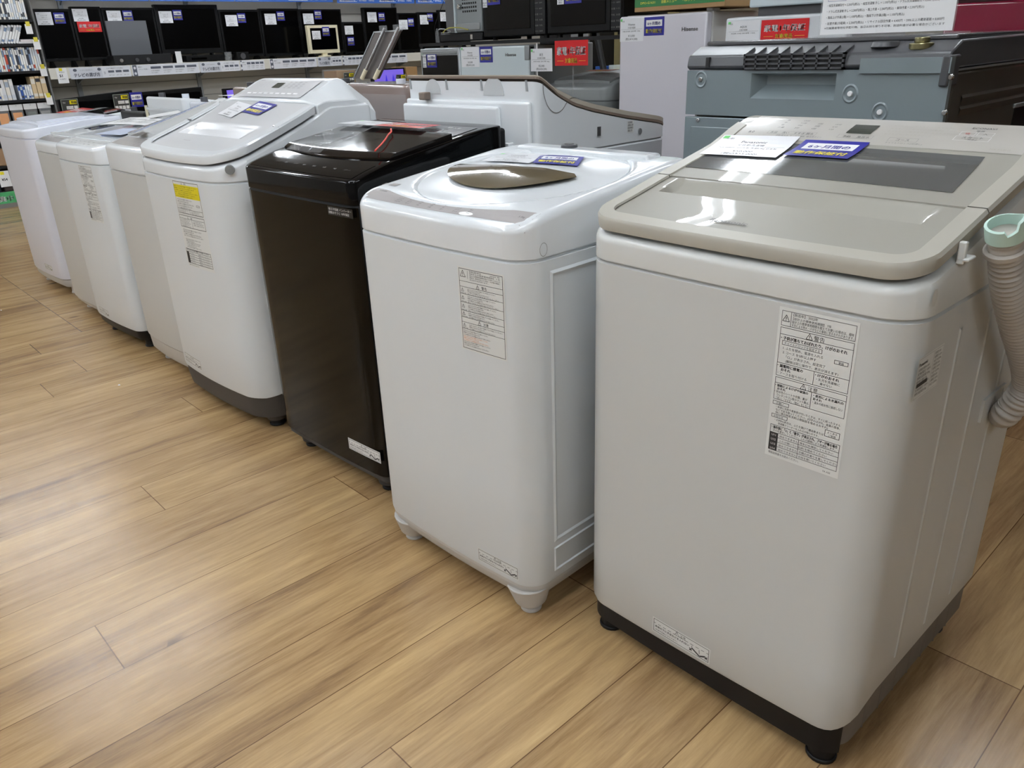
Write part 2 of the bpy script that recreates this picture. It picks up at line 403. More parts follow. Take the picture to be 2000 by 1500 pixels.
structure(MB().box(-8.7, -8.6, -6, 9.2, 0, CEIL_Z+.12).build('wall_left', M('grey_slat_wall', (176, 172, 164), .6), smooth=False))
structure(MB().box(-8.6, 6, 9.1, 9.2, 0, CEIL_Z+.12).build('wall_back', M('dim_wall', (120, 112, 92), .7), smooth=False))
structure(MB().box(5.9, 6, -6, 9.1, 0, CEIL_Z+.12).build('wall_right', M('shade_wall', (150, 146, 138), .7), smooth=False))
structure(MB().box(-8.6, 5.9, -6, -5.9, 0, CEIL_Z+.12).build('wall_front', M('aisle_wall_front', (150, 148, 144), .7), smooth=False))

# ------------------------------------------------------------------ ceiling lights: twin tubes in long rows along Y
tube_m = M('lit_tube', (255, 255, 255), .5, emit=(240, 247, 254), estr=TUBE_STRENGTH)
proto = None
for X, wx in ((-7.4, 'the television wall aisle'), (-5.2, 'the far washers'), (-2.75, 'the slanted-lid washers'), (-.5, 'the beige-lidded washer'), (1.9, 'the right aisle (added fill row)')):  # last row, over the right aisle, is added fill for the dark right-hand sides
    for Y, wy in ((-4.5, 'far behind the camera'), (-1.75, 'over the near aisle'), (-.4, 'fill added before the front row'), (1.0, 'over the front row'), (3.75, 'over the back aisle'), (6.5, 'at the far back')):  # fixtures right before the front row are added to brighten the washer fronts
        if (X > 1 and Y in (1.0, 3.75)) or (X < -3 and Y == -.4): continue
        lb = 'twin-tube ceiling light above %s, %s' % (wx, wy)
        if proto is None:
            proto = thing('fluorescent_light', lb, 'ceiling light', (X, Y, CEIL_Z+.12), 0, 'fluorescent ceiling lights')
            MB().box(-.15, .15, -.63, .63, -.05, 0).build('housing', M('lamp_housing', (225, 226, 226), .5), proto, smooth=False)
            for q in (-1, 1): MB().cyl((q*.09, -.6, -.07), (q*.09, .6, -.07), .014, n=10).build('fluorescent_tube', tube_m, proto)
        else:
            o = proto.copy(); COL.objects.link(o); o.location = (X, Y, CEIL_Z+.12); o['label'] = lb
            for ch in proto.children: c2 = ch.copy(); COL.objects.link(c2); c2.parent = o

# ------------------------------------------------------------------ washer building blocks
def edge_drop(x, y, w, d, rf, rb, r):
    hw = w/2; rc = rf if y < d/2 else rb; qx = abs(x)-(hw-rc); qy = (rc-y) if y < d/2 else y-(d-rc)
    dist = rc-math.hypot(max(qx, 0), max(qy, 0)) if (qx > 0 and qy > 0) else min(hw-abs(x), y, d-y)
    dist = max(dist, 0)
    return 0 if dist >= r else r-math.sqrt(r*r-(r-dist)**2)
def foot(root, x, y, mat, r=.02, z=.035):
    f = MB().cyl((x, y, .004), (x, y, z), r, r*.92, 18).cyl((x, y, 0), (x, y, .008), r*1.12, r*1.12, 18).build('foot', mat, root, bevel=.002); return f
def caution_sheet(W, H, base=None, mat=None):
    mat = mat or ink; S = Sheet(); S.rect(0, 0, W, H, base or labelm, 0); t = W*.008
    S.frame(W*.02, H*.08, W*.98, H*.92, t, mat); S.rect(W*.02, H*.62, W*.98, H*.62+t, mat)
    S.warn(W*.4, H*.64, H*.26, mat); S.text('注意', W*.49, H*.67, H*.2, mat)
    S.text('本体の下に手足などを入れない', W*.05, H*.4, H*.16, mat, fit=W*.6, bold=True); S.text('(洗濯中回転するものあり)', W*.05, H*.2, H*.12, mat, fit=W*.4)
    S.line((W*.7, H*.58), (W*.7, H*.42), t, mat)
    S.line((W*.7, H*.42), (W*.83, H*.16), t*3, mat); S.line((W*.83, H*.16), (W*.92, H*.34), t*3, mat); S.line((W*.82, H*.56), (W*.83, H*.3), t, mat)
    for a in (.68, .94):
        S.line((W*(a-.02), H*.2), (W*(a+.02), H*.36), t*2, mat); S.line((W*(a-.02), H*.36), (W*(a+.02), H*.2), t*2, mat)
    return S
def warning_sheet(W, H, kind):
    S = Sheet(); t = W*.006; k = ink
    S.rect(0, 0, W, H, labelm, 0)
    def Y(f): return H*(1-f)
    tiny = ['お手入れのときは必ず電源プラグを抜いてください', '感電やけがのおそれがあります', 'ふたを開けたときは回転が止まるまで手を入れない', '水につけたり火気を近づけたりしない', 'アース線を必ず取り付けてください']
    if kind == 'A':
        S.frame(W*.04, Y(.115), W*.97, Y(.02), t, k); S.rect(W*.16, Y(.115), W*.16+t, Y(.02), k, 1); S.warn(W*.055, Y(.085), H*.04, k)
        S.text('【製造年】 2022年', W*.19, Y(.043), H*.02, k); S.text('【設計上の標準使用期間】 7年', W*.19, Y(.066), H*.018, k)
        S.text('設計上の標準使用期間を超えてお使いの場合は、経年', W*.18, Y(.087), H*.02, k, fit=W*.77); S.text('劣化による発火・けがなどの事故に至るおそれがあります。', W*.18, Y(.107), H*.02, k, fit=W*.77)
        S.frame(W*.04, Y(.44), W*.97, Y(.125), t, k); S.rect(W*.04, Y(.17), W*.97, Y(.17)+t, k, 1); S.warn(W*.38, Y(.165), H*.036, k); S.text('警告', W*.48, Y(.163), H*.034, k)
        S.text('・子供が落ちておぼれたり、けがのおそれ', W*.06, Y(.2), H*.024, k, fit=W*.84, bold=True)
        S.frame(W*.08, Y(.235), W*.6, Y(.207), t, k); S.text('チャイルドロックを設定する', W*.11, Y(.229), H*.018, k, fit=W*.46)
        for i, s in enumerate(('1. ふたを閉め、電源を入れる', '2. コース を5秒以上押す', '「CL」が表示され、設定完了', '(解除は同じ操作で、表示が消えます)')): S.text(s, W*(.1 if i < 2 else .15), Y(.262+.027*i), H*.02, k)
        S.frame(W*.76, Y(.275), W*.93, Y(.25), t, k); S.text('動画', W*.845, Y(.27), H*.016, k, align='c')
        S.rect(W*.04, Y(.355), W*.97, Y(.355)+t, k, 1); S.rect(W*.53, Y(.44), W*.53+t, Y(.355), k, 1)
        S.text('・漏電時に感電の', W*.05, Y(.38), H*.022, k, bold=True); S.text('おそれ', W*.1, Y(.404), H*.022, k, bold=True); S.text('・アースを取り付ける', W*.06, Y(.428), H*.02, k)
        S.text('・けがのおそれ', W*.55, Y(.38), H*.022, k, bold=True); S.text('・乳児を洗濯機に', W*.57, Y(.404), H*.019, k); S.text('乗せない', W*.62, Y(.428), H*.019, k)
        S.frame(W*.04, Y(.6), W*.97, Y(.45), t, k); S.rect(W*.04, Y(.49), W*.97, Y(.49)+t, k, 1); S.rect(W*.53, Y(.6), W*.53+t, Y(.49), k, 1)
        S.warn(W*.38, Y(.486), H*.034, k); S.text('注意', W*.48, Y(.484), H*.032, k)
        for i, s in enumerate(('・振動によるけがや破損の', 'おそれ', '・防水性のシートや衣類、裏が', 'ウレタンやゴム製のマット類は、', '「洗い」「すすぎ」「脱水」をしない')): S.text(s, W*(.05 if i in (0, 2) else .08), Y(.512+.021*i), H*.019, k, fit=(W*.44 if i in (0, 2, 3, 4) else None), bold=i < 2)
        for i, s in enumerate(('・変形による水漏れの', 'おそれ', '・温水の給水栓に接続しない')): S.text(s, W*.56, Y(.512+.022*i), H*.019, k, fit=(W*.38 if i != 1 else None), bold=i < 2)
        S.frame(W*.04, Y(.635), W*.26, Y(.61), t, k); S.text('お願い', W*.09, Y(.63), H*.017, k)
        for i, s in enumerate(('・本体に洗剤や柔軟剤が付いたときは、すぐに絞ったタオル', 'などで拭き取ってください。(印字のはがれ、金属の腐食、', '特に漂白剤系洗剤は樹脂部を傷めるおそれ)')): S.text(s, W*.09, Y(.655+.02*i), H*.018, k, fit=W*(.85 if i < 2 else .7))
        S.frame(W*.04, Y(.725), W*.26, Y(.7), t, k); S.text('お知らせ', W*.07, Y(.72), H*.017, k)
        S.text('・(OPEN)表示は、ふたを開けて槽自動または', W*.09, Y(.745), H*.018, k, fit=W*.66); S.text('洗濯機クリーナーを入れるお知らせです。', W*.14, Y(.766), H*.018, k, fit=W*.55)
        S.frame(W*.76, Y(.745), W*.95, Y(.7), t, k); S.text('よくある', W*.855, Y(.72), H*.016, k, align='c'); S.text('ご質問', W*.855, Y(.74), H*.016, k, align='c')
        S.frame(W*.04, Y(.955), W*.97, Y(.775), t, k)
        S.text('・操作部に「U」と「数字」が表示され、ブザーが鳴る場合', W*.06, Y(.8), H*.022, k, fit=W*.88, bold=True); S.text('次の処置をしてください。ふたの開閉により再運転します。', W*.08, Y(.82), H*.018, k, fit=W*.84)
        for i, (a, b, c) in enumerate((('U11', '排水できません', '排水口を掃除してください'), ('U12', 'ふたが開いています', 'ふたを閉めてください'), ('U13', '脱水できません', '衣類の片寄りを直してください'), ('U14', '給水できません', '水栓を開いてください'))):
            v = .828+.0318*i
            S.rect(W*.04, Y(v+.0318), W*.16, Y(v), k, 1); S.text(a, W*.1, Y(v+.024), H*.02, white_ink, align='c', lv=2)
            S.rect(W*.16, Y(v), W*.97, Y(v)+t, k, 1); S.rect(W*.44, Y(v+.0318), W*.44+t, Y(v), k, 1)
            S.text(b, W*.18, Y(v+.023), H*.018, k); S.text(c, W*.46, Y(v+.023), H*.018, k)
        S.text('取扱説明書をお読みください。', W*.05, Y(.98), H*.018, k, fit=W*.42); S.text('FA A5E', W*.8, Y(.985), H*.016, k)
    elif kind == 'B':
        S.frame(W*.03, Y(.98), W*.97, Y(.02), t*1.4, k); S.rect(W*.22, Y(.13), W*.22+t, Y(.04), k, 1); S.warn(W*.06, Y(.115), H*.075, k)
        for i, s in enumerate(('【製造年】        2020 年', '【設計上の標準使用期間】 7 年', '設計上の標準使用期間を超えてお使いいただいた', '場合は、経年劣化による発火・けが等の事故に', '至るおそれがあります。')): S.text(s, W*.27, Y(.05+.023*i), H*.019, k, fit=W*(.65 if i < 4 else .4))
        for v in (.17, .235, .32, .42, .52, .6, .66, .74): S.rect(W*.03, Y(v), W*.97, Y(v)+t, k, 1)
        S.warn(W*.4, Y(.225), H*.045, k); S.text('警告', W*.52, Y(.222), H*.042, k)
        S.warn(W*.4, Y(.65), H*.045, k); S.text('注意', W*.52, Y(.647), H*.042, k)
        for v0, v1 in ((.24, .32), (.325, .42), (.425, .52), (.525, .6), (.665, .74)):
            S.warn(W*.06, Y((v0+v1)/2+.008), H*.04, k); S.text('回転注意', W*.11, Y(v1-.008), H*.012, k, align='c', fit=W*.12)
            small_lines(S, 4 if v1-v0 > .08 else 3, W*.2, W*.95, Y(v0+.004), Y(v1-.004), k, tiny)
        small_lines(S, 3, W*.06, W*.72, Y(.75), Y(.82), k, tiny); small_lines(S, 3, W*.06, W*.7, Y(.82), Y(.885), orange, tiny); small_lines(S, 3, W*.06, W*.7, Y(.885), Y(.95), k, tiny)
    elif kind == 'D':
        S.frame(W*.03, Y(.37), W*.97, Y(.01), t*1.4, k); S.rect(W*.03, Y(.19), W*.97, Y(.045), yellow_lab, 1); S.warn(W*.35, Y(.042), H*.025, k); S.text('警告', W*.46, Y(.04), H*.024, k)
        for i in range(6): S.text(tiny[i % 5], W*.06, Y(.07+.022*i), H*.016, k, fit=W*(.85-.1*(i % 3)), lv=2)
        small_lines(S, 5, W*.08, W*.7, Y(.2), Y(.32), k, tiny); S.rect(W*.03, Y(.32), W*.97, Y(.32)+t, k, 1); S.rect(W*.5, Y(.37), W*.5+t, Y(.32), k, 1)
        S.frame(W*.78, Y(.27), W*.9, Y(.25), t, k)
        small_lines(S, 3, W*.06, W*.45, Y(.325), Y(.37), k, tiny); small_lines(S, 3, W*.55, W*.93, Y(.325), Y(.37), k, tiny)
        S.frame(W*.03, Y(.53), W*.97, Y(.39), t*1.4, k); S.warn(W*.35, Y(.425), H*.025, k); S.text('注意', W*.46, Y(.423), H*.024, k); S.rect(W*.03, Y(.43), W*.97, Y(.43)+t, k, 1); S.rect(W*.5, Y(.53), W*.5+t, Y(.43), k, 1)
        small_lines(S, 5, W*.06, W*.45, Y(.435), Y(.525), k, tiny); small_lines(S, 3, W*.55, W*.93, Y(.435), Y(.495), k, tiny)
        small_lines(S, 4, W*.08, W*.93, Y(.55), Y(.64), k, tiny); small_lines(S, 6, W*.12, W*.72, Y(.66), Y(.77), k, tiny)
        S.frame(W*.03, Y(.96), W*.97, Y(.785), t*1.4, k); S.text(tiny[0], W*.06, Y(.805), H*.018, k, fit=W*.85, bold=True)
        S.rect(W*.03, Y(.96), W*.13, Y(.82), k, 1)
        for i in range(5):
            v = .82+.028*i; S.rect(W*.13, Y(v), W*.97, Y(v)+t, k, 1); S.text('排水できません', W*.17, Y(v+.021), H*.015, k); S.text('掃除してください', W*.5, Y(v+.021), H*.015, k, fit=W*.4)
        S.text(tiny[1], W*.05, Y(.985), H*.014, k, fit=W*.4)
    return S

# ------------------------------------------------------------------ washer A: front right, beige lid
def lid_trim(name, root, w, d, rf, rb, prof, ylim, front, wd, mat, bow, th=.02, lift=.0015, side=0):
    L = [footprint(w, d, rf, rb, bow, inset=i, n=10, ne=14) for i in (.002, 0, .003, wd-.002, wd)]
    zs = [lambda y: prof(y)-th, lambda y: prof(y)-.004, lambda y: prof(y)+lift, lambda y: prof(y)+lift, lambda y: prof(y)-.002]
    n = len(L[0]); vs = []; fs = []
    def cl(y): return min(y, ylim) if front else max(y, ylim)
    for l, z in zip(L, zs):
        for x, y in l: yy = cl(y); vs.append((x, yy, z(yy)))
    for s in range(4):
        for i in range(n):
            j = (i+1) % n
            if all((L[1][q][1] >= ylim) if front else (L[1][q][1] <= ylim) for q in (i, j)): continue
            if not front and (any(L[1][q][1] > d-rb for q in (i, j)) or L[1][i][0]*side < 0): continue
            fs.append((s*n+i, s*n+j, (s+1)*n+j, (s+1)*n+i))
    return mesh(name, vs, fs, mat, root)
def washer_a():
    w, d, rf, rb, bow = .565, .56, .055, .03, .006
    r = thing('washing_machine', 'large grey-white top-loading washer with beige lid, nearest the camera, grey hose on its side', 'washing machine', (-.622, 1.0, 0), math.radians(-.6), 'washers in the front row')
    PT = [(-.02, .862), (0, .866), (.05, .878), (.1, .888), (.2, .911), (.3, .933), (.37, .948), (.43, .973), (.5, .992), (.56, .994)]
    prof = lambda y: smoothtab(PT, y, .02)
    FPi = lambda i=0: footprint(w, d, rf, rb, bow, inset=i)
    zb = lambda x, y: .074+.016*(x/w+.5)+.034*min(max((y-.015)/.06, 0), 1)
    # base
    b = loft('base', [(.042, FPi(.016)), (.05, FPi(.009)), (.14, FPi(.009))], dust, r)
    slab('plinth', w, d, rf, rb, lambda x, y: zb(x, 0)+.004, lambda x, y: .034, blk, r, ya=.0, yb=.03, bow=bow, inset=.0078)
    for k in range(7): MB().box(w/2-.0105, w/2-.0085, .1+.06*k, .103+.06*k, .046, .128).build('base_rib', dust, b, smooth=False)
    for x, y in ((-.235, .045), (.235, .045), (-.235, .5), (.235, .5)): foot(r, x, y, blk, .023, .04)
    body = loft('body', [(lambda x, y: zb(x, y)+.002, FPi(.012)), (lambda x, y: zb(x, y)-.002, FPi(.004)), (lambda x, y: zb(x, y)+.008, FPi()), (.2, FPi()), (.4, FPi()), (.6, FPi()), (.792, FPi()), (.794, FPi(.006)), (.83, FPi(.006))], body_grey, r)
    slab('upper_panel', w, d, rf, rb, lambda x, y: prof(y)-.027-edge_drop(x, y, w, d, rf, rb, .012), lambda x, y: .7985, band_warm, r, bow=bow)
    lidw = w-.006; ldp = .505
    def ltop(x, y):
        z = prof(y)-.0022+.003*(1-(2*x/w)**2)
        if .135 <= y < .1995 and -.222 < x < .214: z -= .020*(.1995-y)/.065+.002
        return z
    slab('lid', lidw, ldp, rf, .02, ltop, lambda x, y: prof(y)-.02, beige_gloss, r, ya=.012, yb=.1995, bow=bow, inset=.01, extra=(.1348, .1352, .1985), nx=60, ang=50)
    lid_trim('lid_rim', r, lidw, ldp, rf, .02, lambda y: prof(y)+.001, .1992, True, .03, beige, bow)
    slab('rear_cover', lidw, ldp, rf, .02, lambda x, y: prof(y)+.0015*(1-(2*x/w)**2), lambda x, y: prof(y)-.02, beige_gloss, r, ya=.2015, yb=.5, bow=bow, inset=.004, ang=50)
    for sd in (-1, 1): lid_trim('side_rim', r, lidw, ldp, rf, .02, lambda y: prof(y)+.001, .2015, False, .03, beige, bow, side=sd)
    zf = lambda x, y: prof(y)+.0015*(1-(2*x/w)**2)
    # smoked window and pearl control panel follow the cover
    S = Sheet(); S.rect(0, 0, .468, .14, smoke, 0, 24, 10); S.build('window', quad_fn((-.252, .247), (.214, .245), (-.262, .387), .468, .14, zf), r, lift=.0004)
    S = Sheet(); S.rect(0, 0, .5, .104, beige_panel, 0, 42, 20)
    g = ink; q = ink_soft
    S.text('8.0', .022, .018, .010, g)
    for j, row in enumerate((('高', '15分', '', ''), ('中', '11分', '3回', '12分'), ('低', '7分', '2回', '6分'), ('少量', '3分', '1回', '1分'))):
        for i, s in enumerate(row):
            if s: S.text(s, .07+.034*i, .078-.012*j, .0065, g)
    S.frame(.062, .018, .158, .029, .0004, q)
    for i, s in enumerate(('水位', '洗い', 'すすぎ', '脱水')): S.text(s, .067+.024*i, .0205, .0075, g)
    S.text('自動槽洗浄  すっきり槽乾  槽洗浄サイン', .085, .011, .005, q)
    S.rect(.208, .034, .252, .072, lcd, 1, 4, 4)
    S.frame(.2, .016, .262, .028, .0004, q); S.text('予約', .209, .0185, .0075, g); S.text('風呂水', .235, .0185, .0075, g)
    for j in range(4):
        for i in range(3 if j < 3 else 2): S.text('おうちクリーニング'[:6+((i+j) % 3)], .275+.036*i, .072-.012*j, .006, beige)
    S.frame(.29, .014, .338, .026, .0004, q); S.text('コース', .314, .0165, .008, g, align='c'); S.text('チャイルドロック(5秒押し)', .29, .007, .005, q)
    S.text('ECONAVI', .40, .077, .009, g, fit=.036); S.text('電源', .41, .066, .0065, g)
    S.frame(.39, .05, .413, .063, .0005, white_ink); S.frame(.416, .05, .44, .063, .0005, white_ink); S.text('切', .401, .053, .0075, red, align='c'); S.text('入', .428, .053, .0075, g, align='c')
    S.frame(.388, .03, .441, .046, .0005, white_ink); S.text('スタート', .4145, .037, .0085, g, align='c'); S.text('一時停止', .4145, .0315, .005, g, align='c')
    S.text('NA-FA8H9', .452, .006, .0065, beige)
    S.build('control_panel', quad_fn((-.25, .397), (.25, .397), (-.25, .497), .5, .104, zf), r, lift=.0009)
    S = Sheet(); S.text('Panasonic', 0, 0, .0135, ink_soft, fit=.064, bold=True, lv=0); S.build('lid_logo', quad_fn((-.06, .049), (.004, .049), (-.06, .062), .064, .013, lambda x, y: ltop(x, y)+.0014), r)
    bt = MB().box(-.265, .265, .5, .545, .80, .955); bt.build('rear_housing', band_warm, r, bevel=.012, segs=3)
    yf = lambda x: bow*(2*x/w)**2
    S = warning_sheet(.115, .236, 'A'); S.build('warning_label', front_fn(.098, .551, yf), r, lift=.0002)
    S = caution_sheet(.13, .034); S.build('caution_label', front_fn(-.097, .092, yf), r, lift=.0002)
    X = w/2+.0003
    S = Sheet(); S.rect(0, 0, .082, .062, labelm, 0); S.frame(.002, .002, .08, .06, .0003, ink_soft); S.text('Panasonic', .004, .049, .007, ink, bold=True); S.rect(.05, .002, .0505, .06, ink_soft, 1)
    small_lines(S, 7, .004, .045, .047, .006, ink, ['全自動電気洗濯機 NA-FA8H9', '定格電圧 100V', '標準洗濯容量 8.0kg', '標準水量 57L']); small_lines(S, 9, .053, .078, .058, .006, ink, ['定格周波数 50-60Hz', '消費電力 260W', '水圧 0.03MPa']); S.rect(.005, .018, .04, .024, ink, 1)
    S.build('rating_label', plane_fn((X, .032, .684), (0, 1, 0), (0, .0, 1)), r, lift=.0002)
    mb = MB()
    for y in (.165, .285, .4): mb.add([(X-.001, y, .16), (X+.0016, y+.003, .165), (X-.001, y+.02, .16), (X-.001, y, .755), (X+.0016, y+.003, .75), (X-.001, y+.02, .755)], [(0, 1, 4, 3), (1, 2, 5, 4)])
    mb.build('side_ridge', body_grey, body, smooth=False)
    hb = MB(); hb.box(X-.002, X+.004, .345, .445, .576, .582).box(X-.002, X+.004, .345, .349, .542, .58).box(X-.002, X+.003, .441, .445, .542, .58)
    hb.add([(X+.0004, .349, .545), (X+.0004, .441, .545), (X+.0004, .441, .576), (X+.0004, .349, .576)], [(0, 1, 2, 3)]); hb.build('side_handle', body_grey, r, smooth=False)
    S = Sheet(); S.poly([(.008*math.cos(a*.2618), .012*math.sin(a*.2618)) for a in range(24)], band_warm); S.build('screw_cap', plane_fn((X, .045, .826), (0, 1, 0), (0, 0, 1)), r)
    # hose hooked on the side, mint end cap
    h = thing('drain_hose', '', '', (0, 0, 0)); del h['label'], h['category']; h.parent = r
    path = catmull([(.318, .150, .895), (.320, .166, .862), (.322, .200, .812), (.325, .262, .745), (.330, .330, .675), (.330, .382, .615), (.316, .395, .570), (.296, .420, .535), (.24, .60, .50), (.1, .62, .42)], 30)
    fine = []; acc = 0
    for a, b_ in zip(path, path[1:]):
        k = max(1, int((b_-a).length/.0011)); fine += [a.lerp(b_, i/k) for i in range(k)]
    rs = []; s = 0
    for i, p in enumerate(fine):
        s += (fine[i]-fine[i-1]).length if i else 0
        rs.append(.0205+(.0022*math.sin(2*PI*s/.0088) if s > .035 else .0006*math.sin(2*PI*s/.009)))
    MB().tube(fine, rs, 20).build('hose_tube', hose_m, h, ang=80)
    p0, d0 = fine[0], (fine[0]-fine[8]).normalized()
    cap = MB(); a = d0.orthogonal().normalized(); bb = d0.cross(a); n = 48; vs = []; fs = []
    for i in range(n):
        t = 2*PI*i/n; hgt = .014+.010*max(0, math.sin(t*1.0+2.4))**2 + (-.008 if abs((t-4.6)) < .35 else 0)
        e = a*math.cos(t)+bb*math.sin(t)
        vs += [p0+e*.0235-d0*.006, p0+e*.0235+d0*hgt, p0+e*.0200+d0*(hgt+.001), p0+e*.0195-d0*.004]
    for i in range(n):
        j = (i+1) % n
        for k in range(4): fs.append((i*4+k, j*4+k, j*4+(k+1) % 4, i*4+(k+1) % 4))
    cap.add(vs, fs); cap.build('hose_cap', mint, h, ang=60)
    cl = MB(); c = Vector((.319, .160, .872)); dd = (fine[30]-fine[10]).normalized(); cl.tube([c-dd*.004+dd*k*.002 for k in range(6)], [.0225, .0255, .0255, .0255, .0255, .0225], 24); cl.build('hose_clip', hose_m, h)
    MB().box(X-.004, X+.006, .108, .117, .856, .886).box(X-.004, X+.012, .108, .135, .860, .865).build('hose_hook', band_warm, r, bevel=.002)
    return r, zf
A, zfA = washer_a()
def cards_on(machine, zf, items):
    for name, label, cat, S, a, b, c, W, H, grp in items:
        o = S.build(name, quad_fn(a, b, c, W, H, lambda x, y: zf(x, y)+.003), None, lift=.0003)
        o.matrix_world = machine.matrix_basis
        tag(o, label, cat, grp)
A.matrix_basis
cards_on(A, zfA, [
 ('price_card', 'white printed price card reading 50,000 yen on the beige control panel lid', 'price card', price_sheet(.15, .1, 'Panasonic', '全自動洗濯機', '¥50,000', '(税込¥55,000)', ('NA-FA8H9 2022年製 洗濯8.0kg 日本製',)), (-.262, .306), (-.108, .314), (-.268, .397), .15, .1, 'white price cards'),
 ('warranty_card', 'blue and yellow six-month warranty card on the beige lid of the nearest washer', 'warranty card', blue_sheet(.115, .07), (-.104, .33), (.012, .333), (-.098, .396), .115, .07, 'blue warranty cards')])

# ------------------------------------------------------------------ washer B: white, round lid with brown window
def round_slab(name, cx, cy, a, b, zf, th, mat, parent, rings=14, n=72, **k):
    vs = []; fs = []
    for j in range(rings+1):
        t = math.sin(PI/2*j/rings) if j else .0001
        for i in range(n):
            x = cx+a*t*math.cos(2*PI*i/n); y = cy+b*t*math.sin(2*PI*i/n); vs.append((x, y, zf(x, y, t)))
    for j in range(rings):
        for i in range(n): q = j*n+i; p = j*n+(i+1) % n; fs.append((q, p, p+n, q+n))
    fs.append(tuple(range(n)))
    o = len(vs)
    for i in range(n):
        x, y, z = vs[rings*n+i]; vs.append((x, y, z-th))
    for i in range(n): j = (i+1) % n; fs.append((rings*n+i, rings*n+j, o+j, o+i))
    fs.append(tuple(range(o, o+n))[::-1])
    return mesh(name, vs, fs, mat, parent, **k)
def washer_b():
    w, d, rf, rb, bow = .515, .52, .05, .03, .012
    r = thing('washing_machine', 'white top-loading washer with a round lid and smoky brown window', 'washing machine', (-1.222, .905, 0), math.radians(1.5), 'washers in the front row')
    PT = [(0, .848), (.05, .866), (.1, .872), (.43, .908), (.56, .912)]
    prof = lambda y: smoothtab(PT, y, .02)
    FPi = lambda i=0: footprint(w, d, rf, rb, bow, inset=i)
    loft('base', [(.048, FPi(.02)), (.062, FPi(.01)), (.078, FPi(.008)), (.080, FPi(.004)), (.1, FPi(.004))], lgrey, r)
    for sx in (-1, 1):
        for y in (.055, .45):
            x = sx*.205
            MB().cyl((x, y, .020), (x-sx*.004, y, .068), .034, .05, 24).build('leg', lgrey, r, bevel=.003)
            foot(r, x, y, lgrey, .021, .025)
    loft('body', [(.092, FPi(.01)), (.088, FPi(.003)), (.1, FPi()), (.3, FPi()), (.5, FPi()), (.7, FPi()), (.784, FPi()), (.786, FPi(.006)), (.82, FPi(.006))], body_white, r)
    cxl, cyl_, ra, rbb = 0.0, .275, .236, .226
    def top(x, y):
        z = prof(y)-edge_drop(x, y, w, d, rf, rb, .016)
        t = math.hypot((x-cxl)/ra, (y-cyl_)/rbb)
        if t < 1: z -= .022*min(1, (1-t)/.12)
        return z
    slab('top_panel', w, d, rf, rb, top, lambda x, y: .7915, plastic_white, r, bow=bow, nx=60, step=.009, ang=60)
    # lid: white dish with a raised back part and a smoked window across its front
    def lz(x, y, t):
        base = prof(y)-.004+.012*(1-t*t)
        f = min(max((.30-y)/.20, 0), 1)
        return base-.020*f*(1-t)*1.6*(1 if t < 1 else 0)
    round_slab('lid', cxl, cyl_, ra-.008, rbb-.008, lz, .012, plastic_white, r, rings=22, n=96)
    arc = []
    for i in range(25):
        a = PI+.12+(PI-.34)*i/24; arc.append((cxl-.02+(ra-.052)*math.cos(a), cyl_+.02+(rbb-.085)*math.sin(a)))
    back = [(.136, .285), (.05, .292), (-.06, .288), (-.15, .275)]
    pts = arc+back; c = (-.02, .235)
    vs = []; fs = []; R_ = 8; n = len(pts)
    def wz(x, y): t = math.hypot((x-cxl)/ra, (y-cyl_)/rbb); return lz(x, y, t)+.0025+.006*math.sin(min(max((y-.14)/.15, 0), 1)*PI)
    for j in range(R_+1):
        for p in pts:
            x = c[0]+(p[0]-c[0])*j/R_ if j else c[0]+(p[0]-c[0])*.001; y = c[1]+(p[1]-c[1])*j/R_ if j else c[1]+(p[1]-c[1])*.001; vs.append((x, y, wz(x, y)))
    for j in range(R_):
        for i in range(n): k = (i+1) % n; fs.append((j*n+i, j*n+k, (j+1)*n+k, (j+1)*n+i))
    mesh('lid_window', vs, fs, olive, r)
    # grey control strip along the front edge
    S = Sheet(); N = 40
    def bk(t): return .058-.022*math.sin(PI*min(max((t-.12)/.76, 0), 1))**.8
    vv = []; ff = []
    for i in range(N+1):
        t = i/N; x = -.246+.492*t
        for q in range(5): vv.append((x, .016+(bk(t)-.016)*q/4))
    for i in range(N):
        for q in range(4): a = i*5+q; ff.append((a, a+5, a+6, a+1))
    S.add(vv, ff, silver_panel, 0)
    S.text('TOSHIBA', -.215, .048, .006, ink, bold=True, fit=.03); S.text('ZABOON', -.24, .043, .005, ink_soft)
    for i in range(7):
        for j in range(3): S.text(('おまかせ', '念入り', '予約', '水量', '洗い', 'すすぎ', '脱水')[i], -.12+.036*i, .034-.006*j, .0045, ink)
    S.text('スタート', .083, .0195, .006, ink); S.poly([(.098+.018*math.cos(a*.2618), .022+.006*math.sin(a*.2618)) for a in range(24)], white_ink, 1); S.text('5.0kg', .215, .034, .007, ink)
    S.build('control_panel', lambda u, v, l: Vector((u, v+bow*(2*u/w)**2, prof(v)-edge_drop(u, v, w, d, rf, rb, .016)+l)), r, lift=.0004)
    S = Sheet(); S.poly([(-.25, .085), (-.2, .085), (-.2, .1), (-.25, .1)], silver_panel, 0); S.text('AW-5GA1', -.246, .089, .006, ink); S.build('model_label', lambda u, v, l: Vector((u, v+.005, prof(v)-edge_drop(u, v, w, d, rf, rb, .016)+l+.0006)), r)
    MB().cyl((-.045, .475, .9), (-.045, .475, .925), .021, .019, 24).cyl((-.045, .475, .922), (-.045, .475, .927), .012, .012, 16).build('water_inlet', drum_top, r, bevel=.002)
    MB().prism([(-.2, .895), (.2, .895), (.19, .918), (-.19, .918)], 'y', .45, .5).build('rear_hinge', plastic_white, r, bevel=.005)
    yf = lambda x: bow*(2*x/w)**2
    S = warning_sheet(.119, .166, 'B'); S.build('warning_label', front_fn(.091, .597, yf), r, lift=.0002)
